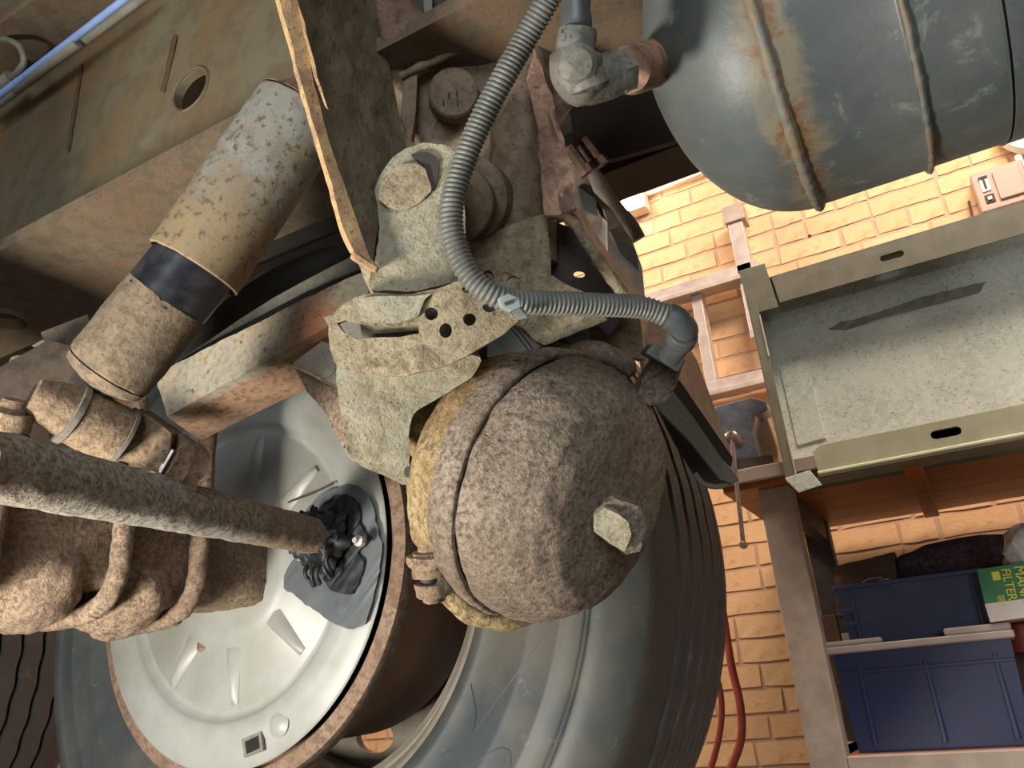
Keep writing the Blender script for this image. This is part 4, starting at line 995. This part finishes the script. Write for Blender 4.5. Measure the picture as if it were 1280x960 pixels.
slab('torn_gap', [(684, 140, 0.5587), (690, 150, 0.5587), (697, 172, 0.5587), (690, 166, 0.5587)], .002, 'black', hg, bevel=0)

gb = empty('gusset_bracket', P(650, 330, .56), 'pale dirty bracket box with folded edge behind the conduit', 'bracket')
slab('front_face', [(585, 300, .575), (608, 290, .575), (684, 266, .575), (688, 320, .575), (688, 352, .575), (640, 372, .57), (594, 330, .572)], .006, 'dirt', gb, fine=.008, amp=.0014)
slab('lower_face', [(590, 322, .568), (690, 345, .575), (740, 372, .58), (760, 400, .585), (680, 432, .58), (640, 400, .565), (600, 370, .565)], .01, 'dirt', gb, fine=.01, amp=.002, holes=[hpx(610, 345, 7, 7, .568), hpx(642, 352, 8, 7, .569)])
obj('folded_edge', rough(tube_bm(spline([P(684, 267, .573), P(700, 268, .573), P(716, 276, .572), P(730, 300, .573), P(752, 330, .576), P(780, 368, .58)], 8), .0042, 10), .0012, 80), 'dirt', gb, ang=80)
slab('inner_panel', [(688, 275, .60), (715, 285, .60), (735, 318, .60), (790, 385, .61), (760, 420, .61), (690, 360, .60)], .006, 'black', gb, holes=[hpx(725, 343, 8, 4, .60)])
slab('lower_leg', [(652, 385, .60), (700, 410, .60), (690, 440, .60), (660, 420, .60)], .012, 'dirt', gb, fine=.01, amp=.002)
slab('bolt_tab', [(702, 408, .595), (712, 402, .595), (735, 408, .60), (738, 425, .60), (712, 432, .595), (700, 420, .595)], .012, 'darkgrey', gb, bevel=.003)
slab('rear_web', [(690, 395, .62), (800, 395, .64), (806, 450, .64), (760, 440, .63), (700, 430, .62)], .01, 'cast', gb, fine=.014, amp=.002)

# mudguard stay: long angled channel
ms = empty('mudguard_stay', P(860, 500, .72), 'long angled steel channel stay running down past the tyre', 'stay')
slab('outer_face', [(716, 258, .69), (728, 262, .72), (745, 292, .75), (780, 345, .80), (812, 392, .82), (842, 400, .83), (872, 452, .84), (912, 560, .83), (921, 590, .82), (914, 600, .78), (858, 500, .735), (806, 460, .715), (800, 420, .705), (775, 385, .69), (735, 315, .67), (708, 272, .66)], .004, 'stayface', ms, bevel=0)
slab('lower_face', [(812, 500, .70), (838, 484, .70), (866, 520, .715), (905, 576, .735), (921, 594, .745), (918, 606, .742), (900, 600, .737), (866, 556, .72), (835, 524, .705)], .004, 'grey', ms)
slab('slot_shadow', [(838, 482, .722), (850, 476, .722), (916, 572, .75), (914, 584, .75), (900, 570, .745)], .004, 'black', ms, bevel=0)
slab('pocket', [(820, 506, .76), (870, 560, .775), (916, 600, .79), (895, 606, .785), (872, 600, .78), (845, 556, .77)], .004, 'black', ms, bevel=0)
obj('bottom_curl', tube_bm(spline([P(868, 592, .745), P(880, 605, .745), P(900, 608, .745), P(921, 598, .75)], 8), .0026, 8), 'grey', ms)
# lit grey side casting behind
sc_ = empty('side_casting', P(760, 280, .85), 'grey casting with oblong windows beside the glowing wall lamp', 'casting')
slab('casting_face', [(716, 205, .80), (728, 200, .80), (742, 240, .81), (765, 262, .82), (790, 300, .84), (803, 335, .85), (808, 392, .86), (790, 372, .85), (760, 330, .83), (725, 285, .81), (712, 240, .80)], .012, 'castgrey', sc_,
     holes=[[P(*q) for q in ((745, 250, .81), (755, 262, .815), (759, 278, .815), (752, 272, .815), (746, 262, .81))]], fine=.02, amp=.001)
obj('casting_tube', rough(tube_bm(spline([P(716, 190, .86), P(738, 222, .87), P(760, 256, .88), P(786, 288, .89), P(794, 302, .89)], 10), .0125, 24), .001, 40), 'castgrey', sc_)
slab('window_recess', [(722, 232, .797), (745, 248, .80), (748, 270, .80), (728, 262, .797)], .004, 'darkgrey', sc_, bevel=.001)
slab('window_recess', [(762, 288, .815), (795, 312, .835), (800, 340, .84), (775, 318, .822)], .004, 'darkgrey', sc_, bevel=.001)
for (u, v, d) in ((720, 196, .79), (738, 186, .80)):
    obj('bolt', lathe_bm(P(u, v, d), P(u+10, v+14, d)-P(u, v, d), [(-.012, .006), (.012, .006), (.012, .009), (.02, .009), (.02, 0)], 8), 'pink', sc_, smooth=False)

# ================================================================== AIR TANK
tk = empty('air_tank', (.2, .4, .55), 'big scuffed grey air tank with welded seams at upper right', 'tank')
K = .57
TY, TZ, TR = .70*K, .3+.607*K, .17*K
TO = Vector((0, TY, TZ)); DX = .125*K
pr = [(-.04*K-DX*math.sin(PI/2*(1-k/20)), TR*math.cos(PI/2*(1-k/20))) for k in range(20)]
pr[0] = (pr[0][0], 0)
pr += [(x*K, TR-r*K) for x, r in ((-.04, 0), (-.037, .0015), (.058, .0015), (.060, .0005), (.066, .003), (.125, .003), (.126, .0055), (.129, .0055), (.130, .002), (.85, .002))]
obj('tank_shell', rough(lathe_bm(TO, EX, dense(pr, 2), 220, caps=False, ref=EY), .0004, 20, 3), 'tank', tk, ang=60)
def seam(x, r, w, name='weld_seam'):
    bm = lathe_bm(TO, EX, [(x-w, r-.001), (x-w*.6, r+.0018), (x, r+.0026), (x+w*.6, r+.0018), (x+w, r-.001)], 400, caps=False, ref=EY)
    rough(bm, .0007, 160, 3, x*30); return obj(name, bm, 'seam', tk, ang=80)
seam(-.041*K, TR, .0032); seam(.063*K, TR-.0012, .002)
obj('lap_edge', lathe_bm(TO, EX, [(.1245*K, TR-.002), (.127*K, TR-.0006), (.1275*K, TR-.0035)], 220, caps=False, ref=EY), 'darkgrey', tk)
obj('end_cap', lathe_bm(TO, EX, [(.85*K, TR-.002), (.91*K, TR*.8), (.93*K, 0)], 120, ref=EY), 'tank', tk)
# rusty port and elbow fitting
ef = empty('pipe_elbow', P(745, 85, 0.3861), 'dirty grey elbow fitting screwed into the rusty tank port', 'elbow')
pa, pb = P(838, 74, .475), P(770, 92, 0.3890)
obj('port_socket', rough(lathe_bm(pa, pb-pa, [(0, 0.01287), ((pb-pa).length*.75, 0.01258), ((pb-pa).length*.8, 0.01111), ((pb-pa).length*.8, 0)], 40), .0006, 90), 'rustbrown', tk)
q0, q1 = P(782, 88, 0.3890), P(735, 103, 0.3802); v_ = q1-q0
obj('hex_collar', lathe_bm(q0, v_, [(0, 0.01111), (0.00702, 0.01111), (0.00760, 0.00995)], 6), 'grey', ef, smooth=False)
obj('elbow_body', rough(tube_bm(spline([q0+v_*.15, q1+v_*.0, P(722, 92, 0.3773), P(720, 66, 0.3744), P(722, 40, 0.3744)], 8), lambda i, n: 0.01053 if i < n*.3 else (0.01199 if i < n*.7 else 0.00877), 28), .0012, 70), 'benchsteel' if False else 'greyelbow', ef, ang=70)
obj('elbow_boss', rough(lathe_bm(P(722, 80, 0.3639), P(722, 80, 0.3639)-P(722, 80, 0.3802), [(-0.00819, 0.00936), (0, 0.00877), (0.00175, 0.00643), (0.00175, 0)], 24), .0006, 90), 'greyelbow', ef)
obj('elbow_foot', rough(lathe_bm(P(728, 92, 0.3744), P(738, 120, 0.3773)-P(728, 92, 0.3744), [(0, 0.00995), (0.00702, 0.01111), (0.00936, 0.00702), (0.00936, 0)], 24), .0012, 90), 'greyelbow', ef)
obj('upper_hose', tube_bm(spline([P(721, 45, 0.3744), P(720, 10, 0.3744), P(718, -200, 0.3744)], 6), lambda i, n: 0.00731 if i % 3 else 0.00673, 20), 'darkgrey', ef)
